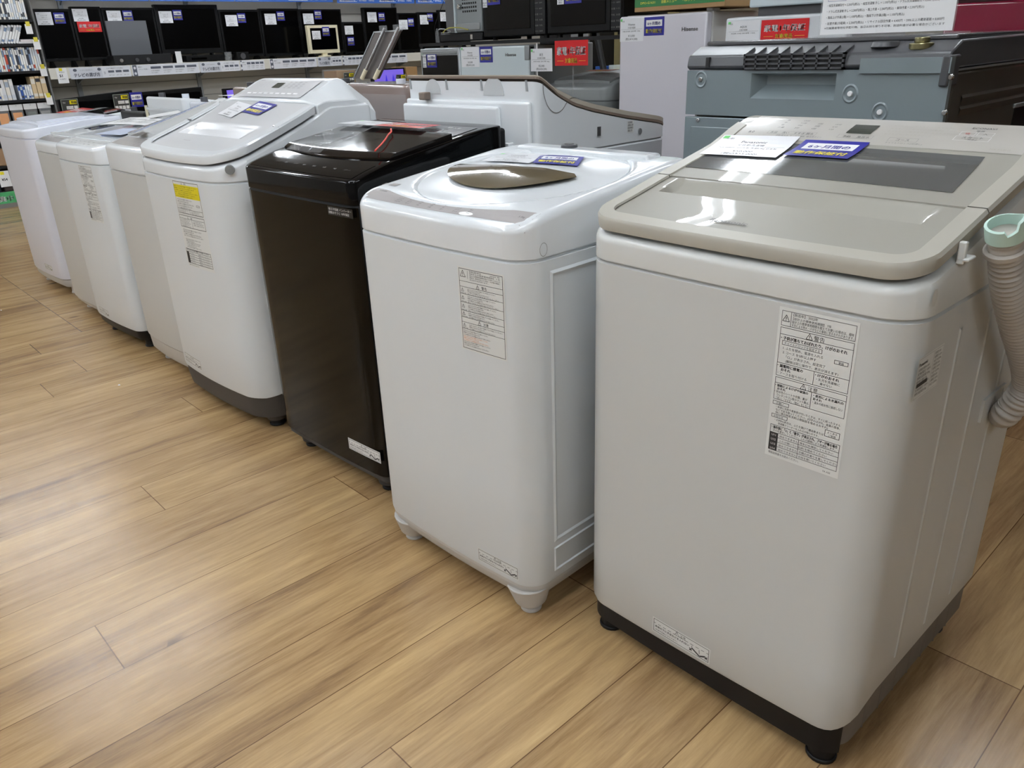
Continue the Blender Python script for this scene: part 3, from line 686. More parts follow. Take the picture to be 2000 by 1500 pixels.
    S = caution_sheet(.118, .032, labelm); S.build('caution_label', front_fn(.099, .102, yf), r, lift=.0002)
    X = w/2+.0003
    S = Sheet()
    for rr in (.0095,):
        pts = [(rr*math.cos(a*.2618), rr*1.25*math.sin(a*.2618)) for a in range(24)]
        for a in range(24): S.line(pts[a], pts[(a+1) % 24], .0008, ink_soft)
    S.build('screw_cap', plane_fn((X, .06, .806), (0, 1, 0), (0, 0, 1)), r)
    # pressed frame on the side
    mb = MB()
    def rr_frame(y0, y1, z0, z1, t):
        P = [(y0, z0), (y1, z0), (y1, z1), (y0, z1)]; Q = [(y0+t, z0+t), (y1-t, z0+t), (y1-t, z1-t), (y0+t, z1-t)]; Qo = [(y0+t/2, z0+t/2), (y1-t/2, z0+t/2), (y1-t/2, z1-t/2), (y0+t/2, z1-t/2)]
        vs = [(X-.001, *p) for p in P]+[(X+.002, *p) for p in Qo]+[(X-.001, *p) for p in Q]
        mb.add(vs, [(i, (i+1) % 4, 4+(i+1) % 4, 4+i) for i in range(4)]+[(4+i, 4+(i+1) % 4, 8+(i+1) % 4, 8+i) for i in range(4)])
    rr_frame(.075, .46, .18, .765, .014); rr_frame(.075, .46, .108, .17, .008)
    mb.build('side_rib', body_white, r, smooth=False)
    return r, lambda x, y: lz(x, y, math.hypot((x-cxl)/ra, (y-cyl_)/rbb)) if math.hypot((x-cxl)/ra, (y-cyl_)/rbb) < .96 else prof(y)
B, zfB = washer_b()
cards_on(B, zfB, [
 ('price_card', 'white price card lying behind the brown window on the round-lidded washer', 'price card', price_sheet(.12, .085, 'TOSHIBA', '全自動洗濯機', '¥20,000', '(税込¥22,000)', ('AW-5GA1 2020年製 洗濯5.0kg',)), (-.16, .305), (-.01, .305), (-.185, .395), .12, .085, 'white price cards'),
 ('warranty_card', 'blue and yellow warranty card lying on the round lid beside the brass inlet', 'warranty card', blue_sheet(.11, .07), (-.005, .31), (.105, .33), (-.05, .385), .11, .07, 'blue warranty cards')])

# ------------------------------------------------------------------ washer K: black, glass lid
def washer_k():
    w, d, rf, rb, bow = .53, .5, .03, .02, .006
    r = thing('washing_machine', 'glossy black washer with smoked glass lid and dark brown front', 'washing machine', (-1.872, .985, 0), math.radians(2), 'washers in the front row')
    PT = [(0, .858), (.04, .872), (.12, .893), (.33, .925), (.45, .942), (.6, .945)]
    prof = lambda y: smoothtab(PT, y, .02)
    FPi = lambda i=0: footprint(w, d, rf, rb, bow, inset=i)
    loft('base', [(.04, FPi(.02)), (.052, FPi(.008)), (.09, FPi(.006))], dgrey, r)
    for x, y in ((-.2, .06), (.2, .06), (-.2, .43), (.2, .43)):
        MB().cyl((x, y, .02), (x, y, .05), .03, .036).build('leg', dgrey, r); foot(r, x, y, blk, .02, .03)
    loft('body', [(.07, FPi(.003)), (.078, FPi(.001)), (.3, FPi(.001)), (.55, FPi(.001)), (.798, FPi(.001)), (.803, FPi(.004)), (.83, FPi(.004))], kside, r)
    # front glass panel
    fx = [(-.262+.524*i/24) for i in range(25)]
    vs = []; fs = []
    for z in (.075, .3, .55, .799):
        for x in fx: vs.append((x, bow*(2*x/w)**2-.0035+(.012 if abs(x) > .26 else (.003 if abs(x) > .238 else 0)), z))
    for j in range(3):
        for i in range(24): a = j*25+i; fs.append((a, a+1, a+26, a+25))
    mesh('front_panel', vs, fs, kglass, r, ang=60)
    slab('top_panel', w, d, rf, rb, lambda x, y: prof(y)-edge_drop(x, y, w, d, rf, rb, .006), lambda x, y: .805, kblack, r, bow=bow, step=.012)
    # glass lid with curved front edge
    def ly(x): return .105+.030*(2*x/.5)**2
    vs = []; fs = []; nx, ny = 30, 14
    for lay in (0, 1):
        for j in range(ny+1):
            for i in range(nx+1):
                x = -.243+.486*i/nx; y0 = ly(x); y = y0+(.335-y0)*j/ny; vs.append((x, y, prof(y)+(.010 if lay == 0 else 0)-.006*(j == 0)*(1-lay)))
    N_ = (nx+1)*(ny+1)
    for j in range(ny):
        for i in range(nx): a = j*(nx+1)+i; fs.append((a, a+1, a+nx+2, a+nx+1))
    for i in range(nx): fs.append((i, i+1, N_+i+1, N_+i)); a = ny*(nx+1)+i; fs.append((a+1, a, N_+a, N_+a+1))
    for j in range(ny): a = j*(nx+1); fs.append((a+nx+1, a, N_+a, N_+a+nx+1)); a += nx; fs.append((a, a+nx+1, N_+a+nx+1, N_+a))
    mesh('lid', vs, fs, [M('brown_black_glass', (22, 17, 14), .08, spec=.25)], r, ang=30)
    S = Sheet(); S.rect(0, 0, .47, .09, M('charcoal_panel', (38, 38, 40), .25, coat=.6), 0, 16, 6)
    for i in range(6):
        for j in range(3): S.text(('標準', '毛布', 'お急ぎ', '予約', '乾燥', 'おしゃれ')[i], .22+.038*i, .055-.018*j, .008, ink_soft)
    S.text('電源  入  切', .37, .068, .01, white_ink)
    zp = lambda x, y: prof(y)+.0005
    S.build('control_panel', quad_fn((-.235, .345), (.235, .345), (-.235, .435), .47, .09, zp), r, lift=.0004)
    S = Sheet(); S.rect(-.238, .014, .238, .088, kblack, 0)
    for i in range(8): S.text(('コース', '洗い', 'すすぎ', '脱水', '乾燥', '水量', '予約', 'スタート')[i], -.15+.045*i, .046, .007, ink_soft)
    S.build('front_controls', lambda u, v, l: Vector((u, v+bow*(2*u/w)**2, zp(u, v)+l)), r)
    MB().box(-.262, .262, .44, .512, .72, .935).build('rear_housing', kside, r, bevel=.008)
    yf = lambda x: bow*(2*x/w)**2-.0035
    S = Sheet(); S.rect(0, 0, .1, .022, M('black_sticker', (18, 18, 18), .4), 0); small_lines(S, 2, .004, .096, .02, .003, white_ink, ['省エネ性能 インバーター', '自動おそうじ 10年保証']); S.build('feature_label', front_fn(.155, .775, yf), r, lift=.0002)
    S = caution_sheet(.142, .034, paper); S.build('caution_label', front_fn(.112, .118, yf), r, lift=.0002)
    return r, lambda x, y: prof(y)+(.0105 if .11 < y < .335 else 0)
K, zfK = washer_k()
cards_on(K, lambda x, y: .941+.0*x, [
 ('price_card', 'white price card propped on the back of the black washer lid', 'price card', price_sheet(.16, .1, 'HITACHI', '洗濯乾燥機', '¥60,000', '(税込¥66,000)', ('BW-DV80 2020年製 洗濯8.0kg',)), (-.25, .32), (-.08, .325), (-.25, .41), .16, .1, 'white price cards'),
 ('warranty_card', 'red one-year warranty card on the black washer, white and yellow characters', 'warranty card', red_sheet(.2, .095), (-.08, .325), (.12, .33), (-.09, .41), .2, .095, 'red warranty cards')])
# clear bag with a red cord over the lid
def bag():
    vs = []; fs = []; rnd = random.Random(5)
    nx, ny = 10, 8
    for j in range(ny+1):
        for i in range(nx+1):
            u = i/nx; v = j/ny
            x = -.19+.17*u+.05*v*(1-u); y = .11+.17*v+.05*u*(1-v)*0; y = .105+.035*(2*x/.5)**2*0+.2*v
            z = zfK(x, y)+.006+.020*max(0, math.sin(5*u+3*v))*(1-u*.5)*v+.003*rnd.random()
            vs.append((x, y, z))
    for j in range(ny):
        for i in range(nx): a = j*(nx+1)+i; fs.append((a, a+1, a+nx+2, a+nx+1))
    o = mesh('plastic_bag', vs, fs, clear, None, smooth=False); o.matrix_world = K.matrix_basis
    tag(o, 'clear crumpled plastic bag lying on the black glass lid', 'plastic bag')
    zz = lambda x, y: zfK(x, y)+.008
    P = [(.022, .31), (.035, .30), (.055, .285), (.08, .255), (.11, .225), (.15, .18), (.19, .13)]
    c = MB().tube(catmull([(x, y, zz(x, y)) for x, y in P], 6), .0022, 8).build('cord', cord_red, None); c.matrix_world = K.matrix_basis
    tag(c, 'thin red cord trailing over the black washer lid to its corner', 'cord')
bag()

# ------------------------------------------------------------------ washer D: white, long slanted lid
def washer_d():
    w, d, rf, rb, bow = .63, .56, .1, .03, .022
    r = thing('washing_machine', 'big white washer with long slanted lid and a yellow warning sticker in front', 'washing machine', (-2.545, .935, 0), math.radians(2), 'washers in the front row')
    PT = [(-.02, .865), (0, .868), (.1, .895), (.2, .930), (.3, .968), (.35, .990), (.475, 1.052), (.49, 1.054), (.6, 1.054)]
    prof = lambda y: smoothtab(PT, y, .02)
    FPi = lambda i=0: footprint(w, d, rf, rb, bow, inset=i, n=12)
    dg = M('warm_dark_grey_plastic', (66, 62, 58), .55)
    zb = lambda x, y: .115+.02*min(max((y-.05)/.1, 0), 1)
    loft('base', [(.034, FPi(.03)), (.042, FPi(.014)), (.08, FPi(.007)), (lambda x, y: zb(x, y)+.004, FPi(.006))], dg, r)
    for x, y in ((-.25, .09), (.25, .09), (-.25, .48), (.25, .48)):
        MB().cyl((x, y, .022), (x, y, .06), .03, .045).build('leg', dg, r); foot(r, x, y, blk, .023, .03)
    loft('body', [(lambda x, y: zb(x, y)+.004, FPi(.01)), (zb, FPi(.003)), (lambda x, y: zb(x, y)+.01, FPi()), (.3, FPi()), (.5, FPi()), (.7, FPi()), (.795, FPi()), (.797, FPi(.006)), (.84, FPi(.006))], body_white, r)
    slab('upper_panel', w, d, rf, rb, lambda x, y: min(prof(y)-.026, .985)-edge_drop(x, y, w, d, rf, rb, .014), lambda x, y: .803, plastic_white, r, bow=bow)
    lw, ld = w-.01, .385
    inner = M('lid_grey_white', (222, 223, 225), .2, coat=.6)
    def ltop(x, y):
        z = prof(y)+.004*(1-(2*x/w)**2)
        if .135 < y < .20 and abs(x) < .2: z -= .016*(.2-y)/.065+.001
        return z
    slab('lid', lw, ld, rf, .02, ltop, lambda x, y: prof(y)-.02, inner, r, ya=.02, yb=.352, bow=bow, inset=.012, extra=(.1348, .1352, .1995), nx=50, ang=50)
    lid_trim('lid_rim', r, lw, ld, rf, .02, lambda y: prof(y)+.003, .22, True, .04, plastic_white, bow, th=.024)
    for sd in (-1, 1): lid_trim('side_rim', r, lw, ld, rf, .02, lambda y: prof(y)+.003, .221, False, .04, plastic_white, bow, th=.024, side=sd)
    hv = []; rows = [(q_, .236-.05*(q_-.358), prof(q_)+.007, .306, min(prof(.358)-.004+.35*(q_-.358), 1.0)) for q_ in [.358+.01158*i for i in range(13)]]+[ (.515, .226, prof(.5)+.002, .304, .995), (.578, .27, .99, .302, .955)]
    for y, xt, zt, xb, zb_ in rows: hv += [(-xb, y, .86), (-xb, y, zb_), (-xt, y, zt), (xt, y, zt), (xb, y, zb_), (xb, y, .86)]
    hf = [(q*6+k, q*6+(k+1) % 6, (q+1)*6+(k+1) % 6, (q+1)*6+k) for q in range(len(rows)-1) for k in range(6)]+[tuple(range(6)), tuple(range(len(rows)*6-6, len(rows)*6))]
    mesh('control_housing', hv, hf, plastic_white, r, ang=24, bevel=.004)
    zc = lambda x, y: prof(y)+.0085
    S = Sheet(); S.rect(0, 0, .40, .11, M('pearl_white_panel', (212, 212, 214), .25, coat=.5), 0, 30, 10)
    S.rect(.15, .055, .2, .085, lcd, 1, 4, 4); S.text('Panasonic', .02, .098, .007, ink_soft, bold=True)
    for i in range(5):
        for j in range(4): S.text('・', .03+.022*i, .08-.012*j, .008, ink_soft)
    for i in range(4):
        for j in range(4): S.text(('標準', '毛布', '乾燥', '予約')[(i+j) % 4], .225+.03*i, .085-.011*j, .008, ink_soft)
    for i in range(9): S.rect(.04+.037*i, .018, .065+.037*i, .024, white_ink, 1)
    S.build('control_panel', quad_fn((-.205, .368), (.195, .368), (-.205, .468), .40, .11, lambda x, y: zc(x, y)+.001), r, lift=.0012)
    S = Sheet(); S.text('Panasonic', 0, 0, .01, ink_soft, fit=.05, lv=0); S.build('lid_logo', quad_fn((-.07, .09), (-.02, .09), (-.07, .1), .05, .01, lambda x, y: ltop(x, y)+.001), r)
    MB().prism([(.5, .80), (.59, .80), (.59, .925), (.578, .94), (.5, .94)], 'x', -.298, .298).build('rear_housing', plastic_white, r, bevel=.008)
    MB().box(-.28, .28, .585, .615, .78, .91).build('rear_cover', plastic_white, r, bevel=.012)
    yf = lambda x: bow*(2*x/w)**2
    S = warning_sheet(.168, .272, 'D'); S.build('warning_label', front_fn(.004, .522, yf), r, lift=.0002)
    S = caution_sheet(.145, .036); S.build('caution_label', front_fn(-.212, .135, yf), r, lift=.0002)
    bx = MB()
    bx.cyl((.306, .046, .838), (.296, .052, .838), .0125, .014, 24).cyl((.308, .045, .838), (.296, .052, .838), .005, .005, 10); bx.build('side_screw', steel, r)
    MB().box(.312, .3185, .09, .1, .42, .46).build('side_clip', body_white, r, bevel=.001)
    return r, lambda x, y: ltop(x, y)
D, zfD = washer_d()
cards_on(D, zfD, [
 ('price_card', 'white price card on the slanted lid just below the buttons', 'price card', price_sheet(.17, .1, 'Panasonic', '洗濯乾燥機', '¥80,000', '(税込¥88,000)', ('NA-FW80 2020年製 洗濯8.0kg',), green_tab=False), (-.16, .265), (-.03, .245), (-.16, .345), .17, .1, 'white price cards'),
 ('warranty_card', 'small blue warranty card on the slanted lid of the big white washer', 'warranty card', blue_sheet(.11, .07), (-.035, .285), (.1, .27), (-.02, .35), .11, .07, 'blue warranty cards')])

# ------------------------------------------------------------------ plainer washers
def simple_washer(label, loc, rot, w, d, seam, PT, mbody, mtop, mbase, rf=.05, bow=.012, zbase=.085, lid=(.1, .40), lid_m=None, panel_m=None, group='washers in the front row', legs=True, window=None, rim=None):
    r = thing('washing_machine', label, 'washing machine', loc, rot, group)
    prof = lambda y: smoothtab(PT, y, .02)
    FPi = lambda i=0: footprint(w, d, rf, .03, bow, inset=i, n=8)
    loft('base', [(.04, FPi(.02)), (.055, FPi(.01)), (zbase-.004, FPi(.006))], mbase, r)
    if legs:
        for x in (-w/2+.06, w/2-.06):
            for y in (.07, d-.07): foot(r, x, y, blk if mbase is not lgrey else lgrey, .022, .045)
    loft('body', [(zbase+.004, FPi(.01)), (zbase, FPi(.003)), (zbase+.01, FPi()), (.3, FPi()), (.5, FPi()), (seam-.003, FPi()), (seam-.0015, FPi(.006)), (seam+.03, FPi(.006))], mbody, r)
    slab('top_panel', w, d, rf, .03, lambda x, y: prof(y)-edge_drop(x, y, w, d, rf, .03, .012), lambda x, y: seam+.0035, mtop, r, bow=bow, step=.025)
    if lid:
        slab('lid', w-.05, d-.03, rf*.6, .02, lambda x, y: prof(y)+.006+.008*(1-(2*x/w)**2), lambda x, y: prof(y)-.004, lid_m or mtop, r, ya=lid[0], yb=lid[1], inset=.0, ang=50)
    if window: S = Sheet(); S.rect(0, 0, window[2], window[3], window[4], 0, 14, 8); S.build('lid_window', lambda u, v, l: Vector((window[0]+u, window[1]+v, prof(window[1]+v)+.0065+.008*(1-(2*(window[0]+u)/w)**2)+l)), r)
    if panel_m:
        S = Sheet(); S.rect(-w*.42, .022, w*.42, lid[0]-.012, panel_m, 0, 24, 4)
        for i in range(8):
            for j in range(2): S.text(('洗い', 'すすぎ', '脱水', '予約', 'コース', '水量', '乾燥', 'スタート')[i], -w*.38+w*.095*i, .03+.02*j, .009, ink)
        S.build('control_panel', lambda u, v, l: Vector((u, v+bow*(2*u/w)**2, prof(v)-edge_drop(u, v, w, d, rf, .03, .012)+l)), r)
    yf = lambda x: bow*(2*x/w)**2
    return r, prof, yf
def put_label(r, yf, x, z, W, H, kind):
    (warning_sheet(W, H, kind) if kind != 'C' else caution_sheet(W, H)).build('warning_label' if kind != 'C' else 'caution_label', front_fn(x, z, yf), r, lift=.0002)
r, p, yf = simple_washer('cool white washer with a raised curved lid, nearest the disc shelves', (-4.81, 1.0, 0), math.radians(2), .54, .48, .795, [(0, .838), (.1, .85), (.3, .868), (.5, .872)], body_cool, plastic_cool, lgrey, lid=(.08, .40), rf=.06)
put_label(r, yf, .02, .115, .11, .03, 'C'); yf_ = yf
slab('raised_lid', .44, .32, .06, .04, lambda x, y: .872+.01*math.sin(PI*min(y/.32, 1)), lambda x, y: .858, plastic_cool, r).location = (0, .1, 0)
r, p, yf = simple_washer('warm white washer with a flat top, loose papers and a dark window in its lid', (-4.09, .985, 0), math.radians(2), .45, .5, .765, [(0, .805), (.06, .828), (.3, .85), (.5, .868)], body_grey, plastic_white, lgrey, lid=(.09, .44), panel_m=silver_panel, window=(-.02, .18, .12, .10, smoke), zbase=.07)
G_, pG = r, p
r, p, yf = simple_washer('white washer with a long printed sticker high on its front and a dark base', (-3.60, .955, 0), math.radians(3), .48, .5, .765, [(0, .825), (.05, .84), (.3, .865), (.5, .885)], body_white, plastic_white, blk, lid=(.1, .42), panel_m=M('grey_panel', (190, 190, 188), .3), rf=.045)
put_label(r, yf, .03, .535, .125, .225, 'A'); put_label(r, yf, -.16, .1, .12, .03, 'C')
F_, pF = r, p
r, p, yf = simple_washer('narrow washer with silver base wedged beside the big slanted-lid washer', (-3.075, .972, 0), math.radians(1), .4, .5, .765, [(0, .85), (.05, .865), (.3, .93), (.5, .985)], body_grey, plastic_white, lgrey, lid=(.1, .42), lid_m=M('clear_film_lid', (200, 204, 208), .1, coat=.6), panel_m=silver_panel, zbase=.11, rf=.03)
S = Sheet(); S.rect(0, 0, .07, .05, M('dark_card', (60, 54, 48), .4), 0, 4, 4); S.build('feature_label', lambda u, v, l: Vector((-.05+u, .06+v, .884+.2*v+l)), r)
r, p, yf = simple_washer('white washer with a black glass lid and red card behind the far left washer', (-5.55, 1.3, 0), math.radians(2), .52, .52, .75, [(0, .78), (.06, .80), (.3, .832), (.52, .855)], body_white, plastic_white, lgrey, lid=(.03, .46), lid_m=kblack)
o = red_sheet(.24, .16).build('warranty_card', lambda u, v, l: Vector((-5.72+u, 1.48+v, .850+.1*v+l)), None); tag(o, 'red warranty card lying on the black lid at the far left', 'warranty card', 'red warranty cards')
# papers on the row
def paper_sheet(name, label, c, wd, hg, ang, z, mat=paper, tilt=(0, 0), printed=True, cat='paper', group=None):
    S = Sheet(); S.rect(0, 0, wd, hg, mat, 0)
    if printed:
        S.text('保証書', wd*.1, hg*.75, hg*.12, ink_soft); small_lines(S, 4, wd*.1, wd*.9, hg*.7, hg*.3, ink_soft, ['取扱説明書', '洗濯機 全自動', '¥18,000'])
    ca, sa = math.cos(ang), math.sin(ang)
    o = S.build(name, lambda u, v, l: Vector((c[0]+(u-wd/2)*ca-(v-hg/2)*sa, c[1]+(u-wd/2)*sa+(v-hg/2)*ca, z+tilt[0]*(u-wd/2)+tilt[1]*(v-hg/2)+l)), None, lift=.0003)
    return tag(o, label, cat, group)
paper_sheet('paper_sheet', 'white paper with printed lines on the flat-topped washer, next to its dark window', (-4.05, 1.36), .24, .17, .3, .874, tilt=(.02, .1))
paper_sheet('paper_sheet', 'blank white paper curling over the back of the flat-topped washer', (-4.0, 1.50), .2, .14, -.3, .893, tilt=(0, .12), printed=False)
paper_sheet('warranty_card', 'pale price sheet on the washer with the dark base', (-3.6, 1.28), .2, .14, .1, .893, tilt=(0, .07), group=None)
paper_sheet('manual', 'pale blue manual lying on the dark-based washer lid', (-3.5, 1.13), .18, .13, .25, .872, mat=M('pale_blue_paper', (196, 206, 226), .3), printed=False, cat='manual', tilt=(0, .07))

# second row, seen from behind
def back_washer(label, x0, x1, y0, dep, z, m, mtop, name='washing_machine', details=True, top_drop=.06, group='washers in the second row'):
    w = x1-x0; r = thing(name, label, 'washing machine', ((x0+x1)/2, y0+dep, 0), PI, group)
    FPi = lambda i=0: footprint(w, dep, .04, .03, 0, inset=i, n=6)
    loft('base', [(0, FPi(.03)), (.07, FPi(.02))], blk, r); loft('body', [(.065, FPi(.002)), (.08, FPi()), (z-.14, FPi()), (z-.138, FPi(.003)), (z-.11, FPi(.003))], m, r)
    slab('top_panel', w, dep, .04, .03, lambda x, y: z-top_drop*(1-y/dep)-edge_drop(x, y, w, dep, .04, .03, .015), lambda x, y: z-.134, mtop, r, step=.04)
    if details:
        MB().box(-w*.4, w*.4, dep, dep+.012, .15, z-.18).build('back_cover', m, r, bevel=.006)
        for sx in (-1, 1): MB().cyl((sx*w*.3, dep-.06, z-.01), (sx*w*.3, dep-.06, z+.015), .018, n=16).build('water_inlet', drum_top if sx > 0 else plastic_cool, r)
    return r
back_washer('dark glossy washer between the white washers of the second row', -5.24, -4.83, 1.7, .5, .862, dgrey, blk)
r = back_washer('white machine back with a pressed inner frame, behind the dark-based washer', -4.78, -4.25, 1.7, .5, .948, M('off_white_back', (214, 216, 216), .35), plastic_white)
for a in ((-.22, .22, .70, .712), (-.22, .22, .88, .892)): MB().box(a[0], a[1], .512, .518, a[2], a[3]).build('back_rib', plastic_white, r)
MB().tube([(.255, .505, z) for z in (.6, .7, .8, .9)], .008).build('drain_hose', ivory, r)
back_washer('lower white machine with papers on top, beside the framed white back', -4.2, -3.86, 1.7, .5, .935, body_white, plastic_cool)
paper_sheet('paper_sheet', 'stack-like white paper on the lower white machine of the second row', (-4.0, 1.95), .3, .2, .1, .952, printed=False)
r = back_washer('dark brown drum washer with a flat metal top, between row ends', -3.79, -3.33, 1.75, .55, 1.005, M('dark_brown_steel', (70, 58, 52), .4), M('brown_top', (126, 112, 102), .25, coat=.4))
r = back_washer('rose brown drum washer wrapped in shiny clear film', -3.02, -2.40, 1.76, .6, 1.024, brown_body, M('rose_top', (122, 106, 100), .16, coat=.7), top_drop=.02)
vs = []; fs = []; rnd = random.Random(9)
for i in range(31):
    for j in range(13): vs.append((-.312+.624*i/30, .6135+.003*rnd.random(), .55+.44*j/12))
for i in range(30):
    for j in range(12): a = i*13+j; fs.append((a, a+13, a+14, a+1))
mesh('film_wrap', vs, fs, clear, r, smooth=False)
MB().box(-.07, -.02, .2, .26, 1.005, 1.03).build('water_inlet', brown_body, r, bevel=.004)

# white top-loader turned away, taupe lid edge sweeping down to the right
def washer_turned():
    w, dep = .57, .57; y0 = 1.55
    taupe = M('taupe_plastic', (120, 106, 94), .4); bt = M('beige_lid_top', (188, 180, 166), .25, coat=.4)
    r = thing('washing_machine', 'white washer turned away, curved beige and taupe lid edge sweeping down at the right', 'washing machine', (-1.835, y0+dep, 0), PI, 'washers in the second row')
    PT = [(0, .900), (.04, .915), (.2, .942), (.35, .972), (.43, .993), (.50, 1.025), (.555, 1.060), (.57, 1.066)]
    prof = lambda y: smoothtab(PT, y, .015)
    FPi = lambda i=0: footprint(w, dep, .035, .025, 0, inset=i, n=6)
    loft('base', [(.03, FPi(.02)), (.08, FPi(.008))], dgrey, r)
    for x in (-.23, .23):
        for y in (.07, .5): foot(r, x, y, blk, .022, .04)
    grey_side = M('cool_grey_steel', (186, 190, 194), .35)
    sb = lambda x, y: .872 if y < .02 else .872-.012*y
    loft('body', [(.078, FPi(.004)), (.09, FPi()), (.4, FPi()), (.85, FPi()), (.855, FPi(.004)), (.88, FPi(.004))], grey_side, r)
    slab('upper_panel', w, dep, .035, .02, lambda x, y: prof(y)-.016, lambda x, y: .859, plastic_white, r, step=.015, ya=0, yb=dep, nx=20, ang=50)
    slab('lid_edge', w+.004, dep+.002, .035, .012, lambda x, y: prof(y)-.0065+.003*(y > .5), lambda x, y: prof(y)-.0135+.004*(y > .5), taupe, r, step=.015, nx=20, ang=50)
    slab('lid', w+.002, dep, .035, .012, lambda x, y: prof(y)+.006-.006*min(max((y-.44)/.08, 0), 1), lambda x, y: prof(y)-.006+.003*(y > .5), bt, r, step=.015, nx=20, ang=50)
    # curved side piece of the lid (right side as seen) drawn as a thin groove
    X = -w/2-.0006
    S = Sheet()
    arc = [(.02+.0, .155), (.022, .13), (.035, .10), (.055, .082), (.075, .078), (.095, .086), (.115, .105), (.135, .112), (.16, .108)]
    arc = [(p.x, p.y) for p in catmull([(a, b-.0, 0) for a, b in arc], 5)]
    for a, b in zip(arc, arc[1:]): S.line(a, b, .0022, ink_soft, 0)
    S.build('side_groove', plane_fn((X, dep, .888), (0, -1, 0), (0, 0, 1)), r, lift=.0002)
    S = Sheet(); S.rect(0, 0, .03, .034, labelm, 0); small_lines(S, 4, .002, .028, .033, .002, ink, ['防滴構造', '感電注意']); S.build('side_label', plane_fn((X, dep-.372, .886), (0, -1, 0), (0, 0, 1)), r)
    MB().box(X-.003, X+.001, dep-.250, dep-.238, .89, .915).build('side_slot', dgrey, r, smooth=False)
    MB().cyl((X-.002, dep-.432, .885), (X+.002, dep-.432, .885), .009, n=20).build('side_screw', steel, r)
    # back: sloped upper cover with half-round recesses and slots, big lower panel
    yb = dep
    MB().box(-.265, .28, yb-.002, yb+.012, .5, .998).build('back_panel', plastic_white, r, bevel=.01, segs=3)
    MB().box(-.155, .282, yb+.01, yb+.026, .5, .985).build('back_cover', plastic_white, r, bevel=.01, segs=3)
    for cx, rr in ((.155, .036), (-.115, .042)):
        MB().prism([(cx+rr*math.cos(PI*i/16), 1.012+rr*1.15*math.sin(PI*i/16)) for i in range(17)], 'y', yb-.002, yb+.0015).build('half_round_recess', M('pale_grey_plastic', (198, 202, 204), .3), r, smooth=False)
    for cx in (.265, .09, -.065, -.245):
        MB().prism([(cx-.006, 1.024), (cx+.002, 1.024), (cx+.004, 1.052), (cx-.002, 1.052)], 'y', yb-.001, yb+.0018).build('vent_slot', M('slot_grey', (150, 154, 156), .4), r, smooth=False)
    MB().box(.155, .185, yb+.01, yb+.034, .996, 1.018).build('water_inlet', taupe, r, bevel=.003)
    MB().box(-.20, -.155, yb, yb+.03, .870, .893).build('cord_hook', plastic_white, r, bevel=.003)
    MB().box(-.24, -.13, yb, yb+.032, .835, .872).build('plug_box', blk, r, bevel=.003)
washer_turned()

